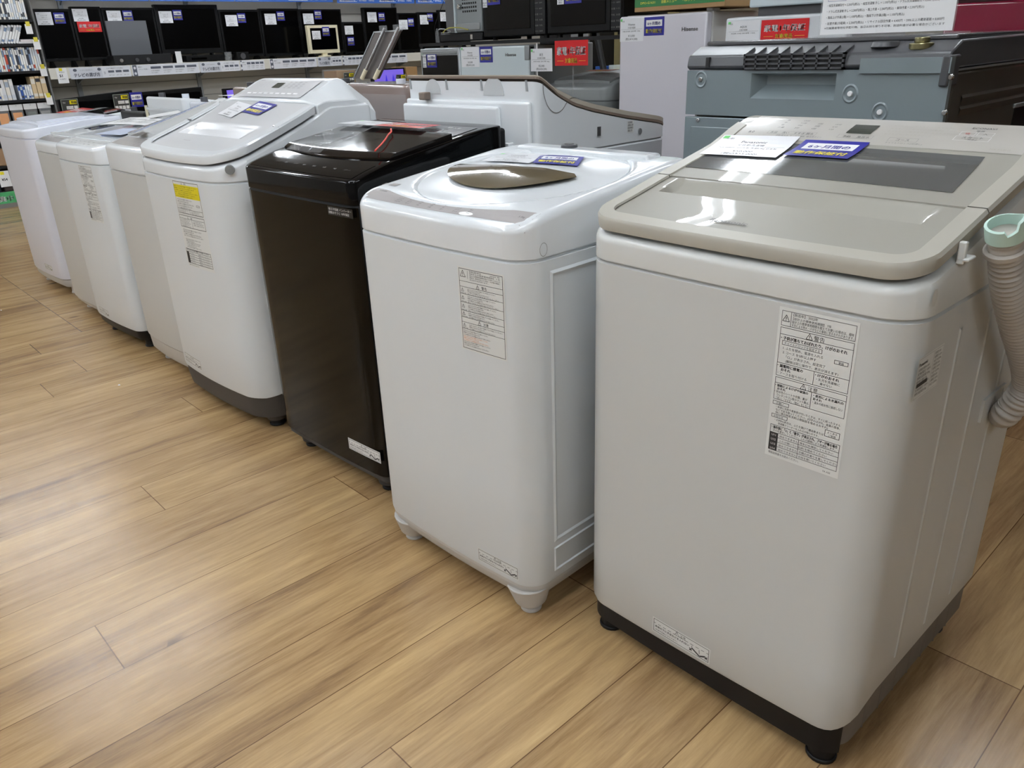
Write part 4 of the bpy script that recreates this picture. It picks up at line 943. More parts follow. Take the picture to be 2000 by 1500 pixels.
# grey drum washer turned away
def drum_washer():
    w, dep, y0 = .622, .66, 1.8
    r = thing('drum_washer', 'big grey drum washer turned away, blue-grey steel back under a charcoal top with grille', 'drum washing machine', (-.948, y0+dep, 0), PI, 'washers in the second row')
    W2 = w/2
    MB().box(-W2, W2, .02, dep-.034, .06, 1.06).build('cabinet', drum_side, r, bevel=.01)
    MB().box(-W2+.02, W2-.02, .03, dep-.03, .0, .07).build('base', blk, r)
    # world x right = local -x
    def lx(x): return -x
    sheet = MB()
    prof = [(-.311, 1.063), (.134, 1.063), (.165, 1.086), (.318, 1.086), (.318, .955), (-.311, .955)]
    hole = (-.128, .082, 1.0, 1.056)
    sheet.add([], [])
    # steel panel built round the pressed recess
    yb = dep
    P = MB()
    P.box(-.134+.0, .311, yb-.012, yb+.002, 1.056, 1.063).box(-.318, -.134, yb-.012, yb+.0085, 1.056, 1.086).box(.128, .311, yb-.012, yb+.002, 1.0, 1.056).box(-.318, -.082, yb-.012, yb+.002, 1.0, 1.056).box(-.318, .311, yb-.012, yb+.002, .958, 1.0)
    P.add([(-.082, yb+.002, 1.056), (.128, yb+.002, 1.056), (.128, yb+.002, 1.0), (-.082, yb+.002, 1.0), (-.076, yb-.03, 1.05), (.104, yb-.03, 1.05), (.104, yb-.03, 1.03), (-.076, yb-.03, 1.03)],
          [(0, 1, 5, 4), (1, 2, 6, 5), (2, 3, 7, 6), (3, 0, 4, 7), (4, 5, 6, 7)])
    P.build('back_panel', drum_grey, r, smooth=False)
    MB().box(-.318, .311, yb-.012, yb+.004, .50, .953).box(-.30, .29, yb+.003, yb+.007, .52, .93).build('lower_back_panel', drum_grey, r, bevel=.003)
    # charcoal top: frame, bevelled band, grille
    MB().prism([(0, 1.064), (dep-.005, 1.064), (dep+.004, 1.07), (dep-.002, 1.096), (dep-.05, 1.117), (0, 1.122)], 'x', -W2-.002, W2+.002).build('top', drum_top, r, bevel=.004)
    MB().box(-W2+.012, W2-.012, .01, dep-.06, 1.118, 1.128).build('top_plate', M('dark_top_plate', (84, 84, 86), .18, coat=.5), r, bevel=.003)
    g = thing('vent_grille', '', ''); del g['label'], g['category']; g.parent = r
    G = MB()
    gx0, gx1 = -.098, .148
    for z in (1.065, 1.075, 1.085, 1.095): G.box(gx0, gx1, yb-.004, yb+.010, z, z+.004)
    for i in range(9): x = gx0+(gx1-gx0-.004)*i/8; G.box(x, x+.004, yb-.004, yb+.010, 1.065, 1.099); G.add([(x, yb+.010, 1.099), (x+.004, yb+.010, 1.099), (x+.004, yb-.030, 1.113), (x, yb-.030, 1.113), (x, yb+.002, 1.094), (x+.004, yb+.002, 1.094), (x+.004, yb-.034, 1.108), (x, yb-.034, 1.108)], [(0, 1, 2, 3), (4, 7, 6, 5), (0, 3, 7, 4), (1, 5, 6, 2), (0, 4, 5, 1), (3, 2, 6, 7)])
    G.build('grille_bars', drum_top, g, smooth=False)
    MB().box(gx0, gx1, yb+.0043, yb+.0052, 1.066, 1.098).build('grille_opening', M('grille_dark', (16, 16, 17), .6), g, smooth=False)
    MB().cyl((-.165, dep-.035, 1.106), (-.165, dep-.035, 1.118), .030, .026, 28).build('filter_cap', drum_top, r, bevel=.002)
    MB().cyl((-.24, dep-.032, 1.10), (-.24, dep-.032, 1.113), .024, n=24).cyl((-.24, dep-.032, 1.113), (-.24, dep-.032, 1.124), .015, n=20).build('water_inlet', brass, r, bevel=.002)
    for x, z, wm in ((.269, 1.042, 0), (-.118, 1.014, 1), (-.188, .978, 1)):
        rg = MB(); n = 28; rr = [(.018, .0022), (.015, .0045), (.011, .0015), (.008, .0015)]; vs = []
        for ra, o in rr: vs += [(x+ra*math.cos(2*PI*i/n), yb+o, z+ra*1.15*math.sin(2*PI*i/n)) for i in range(n)]
        rg.add(vs, [(k*n+i, k*n+(i+1) % n, (k+1)*n+(i+1) % n, (k+1)*n+i) for k in range(3) for i in range(n)]); rg.build('dimple', drum_grey, r)
        MB().cyl((x, yb, z), (x, yb+.006, z), .0065, .0055, 16).build('screw', paper if wm else chrome, r, bevel=.001)
    for x, z in ((.27, .945), (-.319, 1.049), (-.319, .981)): MB().cyl((x, yb, z), (x, yb+.007, z), .0062, .005, 16).build('screw', chrome, r, bevel=.001)
    MB().box(.246, .256, yb-.01, yb+.0055, 1.07, 1.093).build('slot', M('grille_dark', (16, 16, 17), .6), r, smooth=False)
    # side: upper trim, bracket, ribs, handle recess
    X = -W2
    MB().box(X-.004, X+.01, .02, dep-.045, 1.058, 1.062).build('side_edge', steel, r, smooth=False)
    MB().box(X-.006, X+.012, dep-.045, dep+.0095, 1.03, 1.09).build('side_bracket', drum_top, r, bevel=.004)
    for z in (1.008, .985): MB().add([(X, .1, z), (X, dep-.1, z), (X-.003, dep-.1, z-.006), (X-.003, .1, z-.006), (X, .1, z-.02), (X, dep-.1, z-.02)], [(0, 1, 2, 3), (3, 2, 5, 4)]).build('side_rib', drum_side, r)
    MB().box(X-.004, X+.01, .06, .20, .955, .965).build('side_handle', steel, r, bevel=.002); MB().box(X-.001, X+.01, .07, .19, .90, .955).build('handle_opening', blk, r)
    return r
drum_washer()
# acrylic stand with an A4 notice on the drum washer
st = thing('notice_stand', 'clear acrylic stand holding a white notice of delivery options on the grey drum washer', 'sign stand', (-.845, 1.95, 1.128))
MB().box(-.152, .152, 0, .0025, .004, .21).box(-.16, .17, -.012, .05, 0, .004).build('stand', clear, st, smooth=False)
S = Sheet(); W, H = .297, .205; S.rect(0, 0, W, H, paper, 0, 1, 1)
S.text('※引越業者等他社手配の物、当日お持ち帰り不可等、別途料金が必要な場合がございます', .01, .012, .0055, ink, fit=.27)
for i, s in enumerate(('・縦型洗濯機取付 = 2,200円(税込) ・縦型洗濯機 外し = 1,100円(税込) ・ドラム式洗濯機取付 = 3,300円(税込)', '・ドラム式洗濯機 外し = 2,200円(税込) ・階上作業 = 2,200円(税込) ・解体作業 = 2,200円(税込)', '・階段上げ作業(2階) = 1,100円(税込) ・階段下げ作業(2階) = 1,100円(税込)', '・設置作業(冷蔵庫) = 2,200円(税込) ・リサイクル回収作業 = 4,400円 ・500L以上冷蔵庫運搬 = 8,800円')):
    S.text(s, .012, .060-.0128*i, .0064, ink, fit=(.25, .22, .18, .265)[i])
S.frame(.012, .071, .056, .086, .0006, ink_blue); S.text('配送オプション', .015, .0755, .008, ink_blue, fit=.038, bold=True); S.text('下記作業に関し、1商品あたり別途料金をいただきます', .063, .0755, .009, ink_blue, fit=.16)
for i in range(5): S.text('配送料金表 冷蔵庫・洗濯機・大型家電', .02, .18-.02*i, .013, ink_blue, fit=.25)
S.build('notice', plane_fn((-.147, -.0012, .006), (1, 0, 0), (0, 0, 1)), st, lift=.0003)

# ------------------------------------------------------------------ back aisle: fridges, ovens
def fridge(label, x0, x1, y, dep, z, m, side_m, logo=None, name='refrigerator', split=None, hinge=True, cat='refrigerator', logo_at=None):
    r = thing(name, label, cat, ((x0+x1)/2, y, 0), 0); w = x1-x0
    MB().box(-w/2, w/2, .045, dep, .03, z).build('cabinet', side_m, r, bevel=.006)
    MB().box(-w/2+.02, w/2-.02, .05, dep-.02, 0, .035).build('base', blk, r)
    if split: MB().box(-w/2, w/2, 0, .042, split+.004, z-.003).build('door', m, r, bevel=.008, segs=3); MB().box(-w/2, w/2, 0, .042, .05, split-.004).build('door', m, r, bevel=.008, segs=3)
    else: MB().box(-w/2, w/2, 0, .042, .05, z-.003).build('door', m, r, bevel=.008, segs=3)
    if hinge: MB().box(w/2-.035, w/2-.004, .042, .10, z, z+.012).build('hinge_cover', lgrey, r, bevel=.003)
    if logo: S = Sheet(); S.text(logo, 0, 0, .022, ink_soft, fit=.082, bold=True, lv=0); S.build('logo', plane_fn((logo_at[0]-(x0+x1)/2, -.0002, logo_at[1]), (1, 0, 0), (0, 0, 1)), r)
    return r
fr_white = M('fridge_white', (222, 220, 228), .12, coat=.6)
r = fridge('tall white refrigerator with a green box on top', -2.555, -2.085, 3.1, .5, 1.24, fr_white, lgrey, 'Hisense', split=.62, logo_at=(-2.21, 1.166))
WP = (('price_card', 'white price card taped at the top of the tall white refrigerator', 'price card', lambda: price_sheet(.134, .098, 'Hisense', '冷凍冷蔵庫', '¥13,000', '(税込¥14,300)', ('HR-G1501 2019年 150L',)), (-2.552, 1.132), 'white price cards'),
      ('warranty_card', 'blue warranty card taped at the top of the tall white refrigerator', 'warranty card', lambda: blue_sheet(.11, .076), (-2.414, 1.153), 'blue warranty cards'))
for nm, lb, ct, f, (x, z), gp in WP: tag(f().build(nm, plane_fn((x, 3.0995, z), (1, 0, 0), (0, 0, 1)), None), lb, ct, gp)
r = fridge('short white refrigerator below the ovens, Latin name at its upper right', -3.715, -3.155, 3.1, .5, 1.135, palebl, steel, 'Hisense', hinge=False, logo_at=(-3.335, 1.082), split=.5)
MB().box(.245, .28, -.002, .04, 1.06, 1.132).build('door_edge_cap', steel, r, bevel=.004)
tag(price_sheet(.152, .104, 'Hisense', '冷凍冷蔵庫', '¥12,000', '(税込¥13,200)', ('HR-B95A 2019年 93L',)).build('price_card', plane_fn((-3.70, 3.0993, 1.03), (1, 0, 0), (0, 0, 1)), None), 'white price card on the door of the short refrigerator below the ovens', 'price card', 'white price cards')
tag(blue_sheet(.107, .08).build('warranty_card', plane_fn((-3.543, 3.0993, 1.053), (1, 0, 0), (0, 0, 1)), None), 'blue warranty card on the door of the short refrigerator below the ovens', 'warranty card', 'blue warranty cards')
r = thing('glass_door_cooler', 'silver-framed cooler with a dark glass door, left of the short refrigerator', 'cooler', (-3.9, 3.1, 0))
MB().box(-.18, .182, .03, .48, .03, 1.135).build('cabinet', steel, r, bevel=.005)
D_ = MB().box(-.18, .182, 0, .03, .04, 1.132).build('door', M('silver_frame', (170, 174, 178), .3, metal=.5), r, bevel=.005)
MB().box(-.165, .166, -.003, .004, .06, 1.095).build('door_glass', tvscreen, D_, bevel=.001); MB().box(-.155, .16, -.005, .002, 1.10, 1.118).build('door_handle', steel, D_, bevel=.002); MB().box(-.14, .14, .06, .4, 0, .035).build('base', blk, r)
tag(blue_sheet(.095, .082).build('warranty_card', plane_fn((-4.015, 3.0955, 1.03), (1, 0, 0), (0, 0, 1)), None), 'blue warranty card on the dark glass door of the silver cooler', 'warranty card', 'blue warranty cards')
tag(price_sheet(.034, .08, '冷蔵庫', '1ドア', '¥8,800', '(税込)').build('price_card', plane_fn((-4.055, 3.0955, 1.03), (1, 0, 0), (0, 0, 1)), None), 'narrow white price strip on the dark glass door of the silver cooler', 'price card', 'white price cards')
# black rack carrying the ovens
r = thing('rack', 'black steel rack carrying the microwave ovens beside the tall refrigerator', 'rack', (-3.3, 3.15, 0))
MB().box(-.85, .74, 0, .42, 1.145, 1.162).build('shelf_board', blk, r)
for x in (-.84, .715):
    for y in (0, .40): MB().box(x, x+.022, y, y+.022, 0, 1.146).build('post', blk, r, smooth=False)
S = Sheet(); S.rect(0, 0, .016, .04, paper); S.build('price_tag', plane_fn((.717, -.0008, 1.05), (1, 0, 0), (0, 0, 1)), r)
def oven(label, x0, x1, z0, z1, dep=.36, ctl=.16, ctl_m=None, y=3.12, cat='microwave'):
    r = thing('microwave_oven', label, cat, ((x0+x1)/2, y, z0), 0, 'ovens on the black rack'); w = x1-x0; h = z1-z0
    MB().box(-w/2, w/2, .02, dep, .015, h).build('casing', tvm, r, bevel=.006)
    d = MB().box(-w/2, w/2-w*ctl, 0, .02, .018, h-.004).build('door', tvm, r, bevel=.004)
    MB().box(-w/2+.025, w/2-w*ctl-.03, -.003, .002, .05, h-.04).build('door_window', tvscreen, d, bevel=.001)
    p = MB().box(w/2-w*ctl+.002, w/2, 0, .02, .018, h-.004).build('control_panel', ctl_m or blk, r, bevel=.003)
    S = Sheet()
    for i in range(8):
        for j in range(2): S.text(('あたため', '解凍', '牛乳', 'お酒', 'トースト', '600W', '200W', 'とりけし')[(i+j) % 8], w/2-w*ctl+.006+.03*j, .03+.026*i, .009, ink_soft, lv=0, fit=.022)
    S.build('control_print', plane_fn((0, -.0012, 0), (1, 0, 0), (0, 0, 1)), p)
    for x in (-w/2+.04, w/2-.04):
        for yy in (.05, dep-.05): MB().cyl((x, yy, 0), (x, yy, .018), .014, n=12).build('foot', blk, r)
    return r
oven('black microwave oven with printed buttons, next to the perforated grey case', -3.525, -3.055, 1.163, 1.44)
oven('larger black oven with round dial, next to the green box', -3.04, -2.567, 1.163, 1.47, ctl=.13)
tag(price_sheet(.034, .09, '電子レンジ', '', '¥5,500', '(税込)').build('price_card', plane_fn((-3.515, 3.1150, 1.325), (1, 0, 0), (0, 0, 1)), None), 'narrow white price strip on the black microwave oven', 'price card', 'white price cards')
tag(blue_sheet(.1, .09).build('warranty_card', plane_fn((-3.478, 3.1150, 1.335), (1, 0, 0), (0, 0, 1)), None), 'blue warranty card on the black microwave oven', 'warranty card', 'blue warranty cards')
tag(blue_sheet(.11, .09).build('warranty_card', plane_fn((-2.915, 3.1150, 1.31), (1, 0, 0), (0, 0, 1)), None), 'blue warranty card on the larger black oven', 'warranty card', 'blue warranty cards')
tag(price_sheet(.045, .08, 'オーブン', '', '¥9,900', '(税込)').build('price_card', plane_fn((-2.965, 3.1150, 1.31), (1, 0, 0), (0, 0, 1)), None), 'narrow white price strip on the larger black oven', 'price card', 'white price cards')
# perforated grey microwave case seen from its side
r = thing('microwave_oven', 'grey microwave oven turned sideways with rows of vent holes, above loose cables', 'microwave', (-3.72, 3.13, 1.21), 0, 'ovens on the black rack')
MB().box(-.13, .175, 0, .3, 0, .27).build('casing', M('aged_silver', (140, 146, 148), .35, metal=.4), r, bevel=.006)
MB().box(-.13, -.055, -.004, .01, .01, .26).build('side_label', M('dark_grey_print', (84, 84, 86), .5), r, bevel=.001); MB().box(-.05, -.042, -.01, .01, .0, .27).build('edge_strip', palebl, r)
for i in range(7):
    for j in range(5): MB().box(.02+.018*i-.004, .02+.018*i+.006, -.0015, .002, .10+.02*j, .11+.02*j).build('vent_hole', blk, r, smooth=False)
MB().cyl((0, 0, .13), (0, -.02, .13), .016, .012, 20).build('knob', chrome, r, bevel=.002)
MB().box(-.06, .16, -.006, .01, .01, .045).build('lower_trim', steel, r, bevel=.003)
r = thing('recorder', 'flat black recorder lying under the grey microwave', 'recorder', (-3.78, 3.14, 1.163))
MB().box(-.15, .22, 0, .3, .004, .045).build('casing', blk, r, bevel=.004); MB().box(.12, .14, -.002, .01, .01, .035).build('disc_slot', chrome, r)
c = MB()
tag(MB().tube(catmull([(-3.90, 3.10, 1.20), (-3.87, 3.08, 1.228), (-3.82, 3.08, 1.232), (-3.77, 3.09, 1.218), (-3.80, 3.1, 1.212), (-3.87, 3.1, 1.213)], 8), .003, 8).build('cable', steel), 'loose grey cable loop left of the grey microwave', 'cable')
tag(MB().tube(catmull([(-3.84, 3.09, 1.214), (-3.80, 3.08, 1.228), (-3.76, 3.08, 1.236), (-3.70, 3.10, 1.234), (-3.64, 3.11, 1.222)], 8), .003, 8).build('cable', yellowcable), 'yellow cable running under the grey microwave', 'cable')
tag(MB().tube(catmull([(-3.60, 3.05, 1.52), (-3.72, 3.05, 1.42), (-3.82, 3.06, 1.32), (-3.885, 3.07, 1.25), (-3.9, 3.08, 1.215)], 8), .0016, 8).build('cord', blk), 'thin black cord running down diagonally to the loose cables', 'cord')
r = thing('bottle_brush', 'clear slim bottle standing before the loose cables', 'bottle', (-3.905, 3.1, 1.163)); MB().cyl((0, 0, 0), (0, 0, .05), .012, .012, 16).cyl((0, 0, .05), (0, 0, .075), .012, .003, 16).build('bottle_body', clear, r)
# grey washer under the rack, card holder on it
r, p, yf = simple_washer('silver-grey washer with sloping lid and red card, under the black rack', (-2.83, 3.08, 0), 0, .42, .42, .87, [(0, .93), (.1, .965), (.4, .99)], M('silver_grey_steel', (120, 124, 124), .35, metal=.2), M('silver_grey_plastic', (134, 138, 138), .3), blk, lid=(.06, .36), group='back aisle appliances')
tag(red_sheet(.16, .09).build('warranty_card', lambda u, v, l: Vector((-2.90+u, 3.24+v, 1.0+.05*v+l)), None), 'red warranty card lying flat on the silver-grey washer', 'warranty card', 'red warranty cards')
ch = thing('card_holder', 'thin white post holding a price card, standing at the silver-grey washer', 'card holder', (-3.03, 3.02, 0)); MB().cyl((0, .003, .02), (.01, .003, 1.14), .004, n=10).build('post', paper, ch); MB().cyl((0, .003, 0), (0, .003, .02), .06, n=24).build('base', steel, ch)
tag(price_sheet(.15, .105, '東芝', '全自動洗濯機', '¥22,000', '(税込¥24,200)', ('AW-6G5 2017年 6kg',)).build('price_card', plane_fn((-3.06, 3.018, 1.01), (1, 0, 0), (0, 0, 1)), None), 'white price card with green corner held up on the thin post', 'price card', 'white price cards')
ch = thing('card_holder', 'short clear arm holding the red card above the silver-grey washer', 'card holder', (-2.79, 3.025, 0)); MB().cyl((0, .012, .02), (0, .012, 1.09), .003, n=10).build('post', clear, ch); MB().cyl((0, .012, 0), (0, .012, .02), .04, n=24).build('base', steel, ch)
tag(red_sheet(.216, .112).build('warranty_card', plane_fn((-2.894, 3.02, 1.035), (1, 0, 0), (0, 0, 1)), None), 'red warranty card standing upright above the silver-grey washer', 'warranty card', 'red warranty cards')
# green box on the tall fridge
r = thing('cardboard_box', 'green printed cardboard box on top of the tall white refrigerator', 'box', (-2.24, 3.11, 1.2525))
MB().box(-.24, .23, 0, .4, 0, .19).build('carton', cardboard, r, bevel=.002)
S = Sheet(); S.rect(-.238, .018, .228, .188, boxgreen, 0)
S.text('ZEPEAL', -.2, .05, .02, yel, fit=.07, bold=True); S.text('DPO-G1631', -.205, .03, .013, yel, fit=.08)
for i, s in enumerate(('自動メニュー', 'ヘルツフリー', 'ヘルツフリー')): S.text(s, -.09+.11*i, .03, .014, yel, fit=.08); S.text('単機能', -.07+.11*i, .055, .01, yel)
S.build('box_print', plane_fn((0, -.0008, 0), (1, 0, 0), (0, 0, 1)), r)
# white cabinet and pale machine behind the drum washer
r = fridge('white low refrigerator with red card, behind the grey drum washer', -1.865, -1.38, 2.9, .5, 1.205, M('cool_white_door', (214, 218, 222), .25, coat=.3), steel, hinge=False)
tag(price_sheet(.14, .078, 'AQUA', '冷凍冷蔵庫', '', '', ('AQR-13G 2018年 126L',)).build('price_card', plane_fn((-1.855, 2.8992, 1.113), (1, 0, 0), (0, 0, 1)), None), 'white price card with green mark on the low refrigerator behind the drum washer', 'price card', 'white price cards')
tag(red_sheet(.19, .07).build('warranty_card', plane_fn((-1.71, 2.8985, 1.119), (1, 0, 0), (0, 0, 1)), None), 'red warranty card on the low refrigerator behind the drum washer', 'warranty card', 'red warranty cards')
r = thing('microwave_oven', 'pale blue oven standing on the low white refrigerator', 'microwave', (-1.6, 2.95, 1.2055)); MB().box(-.2, .2, 0, .35, .03, .25).build('casing', palebl, r, bevel=.006); MB().box(-.17, .17, .02, .33, .0, .031).build('foot_frame', dgrey, r); MB().box(-.16, .1, -.003, .01, .07, .22).build('door', blk, r)
r = fridge('wine red refrigerator at the right behind the drum washer', -1.10, -.55, 3.0, .6, 1.6, winered, winered, hinge=False, split=1.215)
r = fridge('black refrigerator at the far right edge beside the wine red one', -.54, .05, 3.0, .6, 1.7, tvm, tvm, hinge=False)
# shelf panel with rails leaning on the brown drum washer
bd = thing('leaning_display_board', 'two-part brown board with clear rails leaning on the rose brown washer', 'board', (-2.99, 2.0, 1.0275))
sh = .69
def PX(x0, x1, y0, y1, z0, z1, m, nm, par=bd):
    vs = [Vector((x+sh*z, y+.25*z, z)) for z in (z0, z1) for y in (y0, y1) for x in (x0, x1)]
    return mesh(nm, vs, [(0, 2, 3, 1), (4, 5, 7, 6), (0, 1, 5, 4), (2, 6, 7, 3), (0, 4, 6, 2), (1, 3, 7, 5)], m, par, smooth=False)
PX(-.125, .055, 0, .01, 0, .178, dbrown, 'board'); PX(-.130, -.124, -.002, .012, 0, .180, steel, 'board_edge'); PX(-.130, .055, -.002, .012, .176, .181, steel, 'board_edge')
for x in (-.045, .05): MB().tube([(x, -.012, .0), (x+sh*.19, .25*.19-.012, .19)], .006, 10).build('rail', chrome, bd); MB().tube([(x, -.012, .0), (x+sh*.035, .25*.035-.012, .035)], .009, 10).build('rail_foot', ivory, bd); MB().box(x+sh*.185-.012, x+sh*.185+.014, .02, .04, .18, .2).build('rail_hook', clear, bd)

# ------------------------------------------------------------------ television wall
WX = -8.55
def Pn(x0, x1, y0, y1, z0, z1, m, nm, par=None, **k): return MB().box(x0, x1, y0, y1, z0, z1).build(nm, m, par, **k)
g = thing('shelf_unit', 'long grey wall shelf carrying the row of televisions, with printed strips on its edge', 'shelf', (0, 0, 0))
Pn(WX, WX+.05, 2.1, 7.2, 0, 2.0, wallm, 'back_panel', g, smooth=False)
for i in range(14): Pn(WX+.05, WX+.053, 2.1, 7.2, .15*i+.02, .15*i+.026, M('panel_groove', (120, 118, 114), .6), 'panel_groove', g, smooth=False)
Pn(WX+.05, -8.02, 2.1, 7.2, 1.062, 1.088, shelfm, 'shelf_board', g, bevel=.002)
Pn(-8.022, -8.008, 2.1, 7.2, 1.0, 1.086, shelfm, 'shelf_edge', g, bevel=.002)
Pn(WX+.05, -7.95, 2.1, 7.2, .42, .45, shelfm, 'shelf_board', g, bevel=.002); Pn(WX+.05, -8.0, 2.1, 7.2, 0, .42, M('shelf_plinth', (120, 118, 114), .5), 'plinth', g, smooth=False)
for y in (2.45, 3.6, 4.85, 6.1, 7.1):
    Pn(WX+.05, WX+.075, y-.02, y+.02, 0, 2.0, steel, 'upright', g, smooth=False)
    MB().prism([(WX+.07, 1.062), (-8.06, 1.062), (-8.06, 1.05), (WX+.07, .94)], 'y', y-.006, y+.006).build('bracket', steel, g, smooth=False)
    MB().prism([(WX+.07, 1.68), (-8.36, 1.68), (-8.36, 1.67), (WX+.07, 1.60)], 'y', y-.006, y+.006).build('bracket', steel, g, smooth=False)
Pn(WX+.05, -8.36, 2.1, 7.2, 1.685, 1.71, shelfm, 'shelf_board', g, bevel=.002)
FX = lambda x: (lambda y, z: plane_fn((x, y, z), (0, 1, 0), (0, 0, 1)))
fx8 = FX(-8.006)
def strip_a(y0, W):
    S = Sheet(False); H = .093; S.rect(0, 0, W, H, stripm); S.rect(0, 0, W*.52, H, M('strip_pale_grey', (205, 207, 214), .4), .5)
    S.text('テレビの選び方', W*.27, .018, .034, stripgrey, fit=W*.42, align='c', bold=True); S.text('\\ インチって何が違うの? /', W*.27, .065, .012, ink_soft, fit=W*.22, align='c')
    for u in (.09, .48): S.poly([(W*u+.016*math.cos(a*.5236), .072+.012*math.sin(a*.5236)) for a in range(12)], stripgrey, 1)
    S.text('ココで確認サイズを選ぶ', W*.6, .07, .012, ink, fit=W*.28); S.text('50', W*.55, .03, .03, stripgrey, fit=.012)
    for i in range(3): S.rect(W*(.62+.125*i), .04, W*(.72+.125*i), .058, stripgrey, 1); S.text('24V〜32V', W*(.625+.125*i), .015, .012, ink_soft, fit=W*.09)
    return S
def strip_b(y0, W, n=4):
    S = Sheet(False); H = .093; S.rect(0, 0, W, H, stripm); S.rect(W*.012, 0, W*.07, H, stripgrey, 1)
    for v in (.022, .068): S.poly([(W*.041+.011*math.cos(a*.5236), v+.012*math.sin(a*.5236)) for a in range(12)], stripm, 2)
    S.text('機能で', W*.09, .07, .013, ink); S.text('スペックを選ぶ', W*.1, .05, .013, ink, fit=W*.13)
    for i in range(n): u = .27+.72/n*i; S.rect(W*u, .055, W*(u+.60/n), .075, stripgrey, 1); S.text('4K対応 録画機能付', W*u, .035, .011, ink_soft, fit=W*.5/n); S.text('きれいな映像で', W*u, .018, .01, ink_soft, fit=W*.4/n)
    return S
for i, (k, y0, y1) in enumerate((('a', 2.26, 2.776), ('b', 2.79, 3.418), ('a', 3.425, 3.83), ('b', 3.84, 4.10), ('b', 4.16, 4.70), ('a', 4.715, 5.01), ('b', 5.02, 5.30), ('b', 5.31, 5.89))):
    (strip_a if k == 'a' else strip_b)(0, y1-y0).build('shelf_strip', fx8(y0, .993), g, lift=.0008)
S = Sheet(False); S.rect(0, 0, .085, .125, paper); S.rect(.025, .10, .05, .122, yellow_lab, 1); S.text('51', .02, .05, .03, ink, bold=True); S.text('中古AV', .02, .085, .014, ink_soft, fit=.045); S.text('¥1,000均一', .015, .03, .012, ink, fit=.055); S.build('section_tag', fx8(2.155, .965), g, lift=.002)
# blue signs above
for i, (y0, y1) in enumerate(((2.28, 3.06), (3.07, 3.88), (3.885, 4.98), (5.03, 6.05), (6.07, 6.9))):
    W = y1-y0; S = Sheet(False); S.rect(0, 0, W, .12, signblue)
    for j in range(2):
        u = W*.5*j
        S.text('安心保証付き', u+.03, .022, .045, white_ink, fit=.2, bold=True); S.text('電化製品は安心の', u+.03, .08, .03, white_ink, fit=.22); S.line((u+.03, .016), (u+.25, .016), .004, white_ink)
        S.text('1年間', u+.30, .06, .03, white_ink); S.text('動作保証品', u+.28, .02, .028, white_ink, fit=.09); S.text('6ヶ月', u+.41, .06, .03, white_ink, fit=.06); S.text('対象商品', u+.40, .02, .028, white_ink, fit=.07)
        S.line((u+.24, .10), (u+.262, .03), .008, white_ink); S.line((u+.262, .03), (u+.285, .12), .008, white_ink)
    o = S.build('hanging_sign', FX(-8.0)(y0, 1.613 if i < 3 else 1.605), None, lift=.001)
    mb = o
    tag(o, 'blue store sign along the ceiling shelf above the televisions, %s' % ('leftmost piece', 'second piece from the left', 'middle piece', 'fourth piece from the left', 'rightmost piece')[i], 'sign', 'blue signs above the televisions')
# televisions
def tv(label, y0, y1, zb, zt, x, cardpos=None, blue_pos=None, redpos=None, m=tvm, stand='feet', film=False, rot=0.0, tilt=.0, cs=.125, bz=.02, name='television', lb=None):
    W = y1-y0; H = zt-zb; zs = 1.0885 if zb > 1 else .451
    r = thing(name, label, 'television' if name == 'television' else 'monitor', (x, y0, zs), rot, 'televisions on the wall shelf')
    o = zb-zs
    Pn(-.05, 0, 0, W, o, o+H, m, 'casing', r, bevel=.004)
    Pn(-.001, .0022, bz, W-bz, o+bz*1.3, o+H-bz, tvscreen, 'screen', r, smooth=False)
    if stand == 'feet':
        for yy in (W*.2, W*.8): MB().prism([(-.09, 0), (.05, 0), (.05, .006), (-.02, o+.02), (-.03, o+.02), (-.09, .006)], 'y', yy-.01, yy+.01).build('stand_leg', m, r, smooth=False)
    else: MB().cyl((-.025, W/2, 0), (-.025, W/2, .012), .07, .065, 28).build('stand_base', m, r); Pn(-.04, -.01, W/2-.03, W/2+.03, .01, o+.02, m, 'stand_neck', r)
    if film: Pn(.003, .004, 0.01, W*.8, o+.01, o+H*.75, M('grey_film', (90, 92, 96), .35), 'protective_film', r, smooth=False)
    F_ = lambda y, z, l=.003: plane_fn((l, y, z), (0, 1, 0), (0, 0, 1))
    if cardpos: price_sheet(cs, cs*.82 if not lb else lb, 'シャープ', '液晶テレビ', '¥13,000', '(税込¥14,300)', ('LC-32H 2017年製 32インチ',), green_tab=False).build('price_card', F_(cardpos[0], cardpos[1]-zs), r, lift=.0005)
    if blue_pos: blue_sheet(.088, .088).build('warranty_card', F_(blue_pos[0], blue_pos[1]-zs), r, lift=.0005)
    if redpos: red_sheet(.2, .085).build('warranty_card', F_(redpos[0], redpos[1]-zs), r, lift=.0005)
    return r
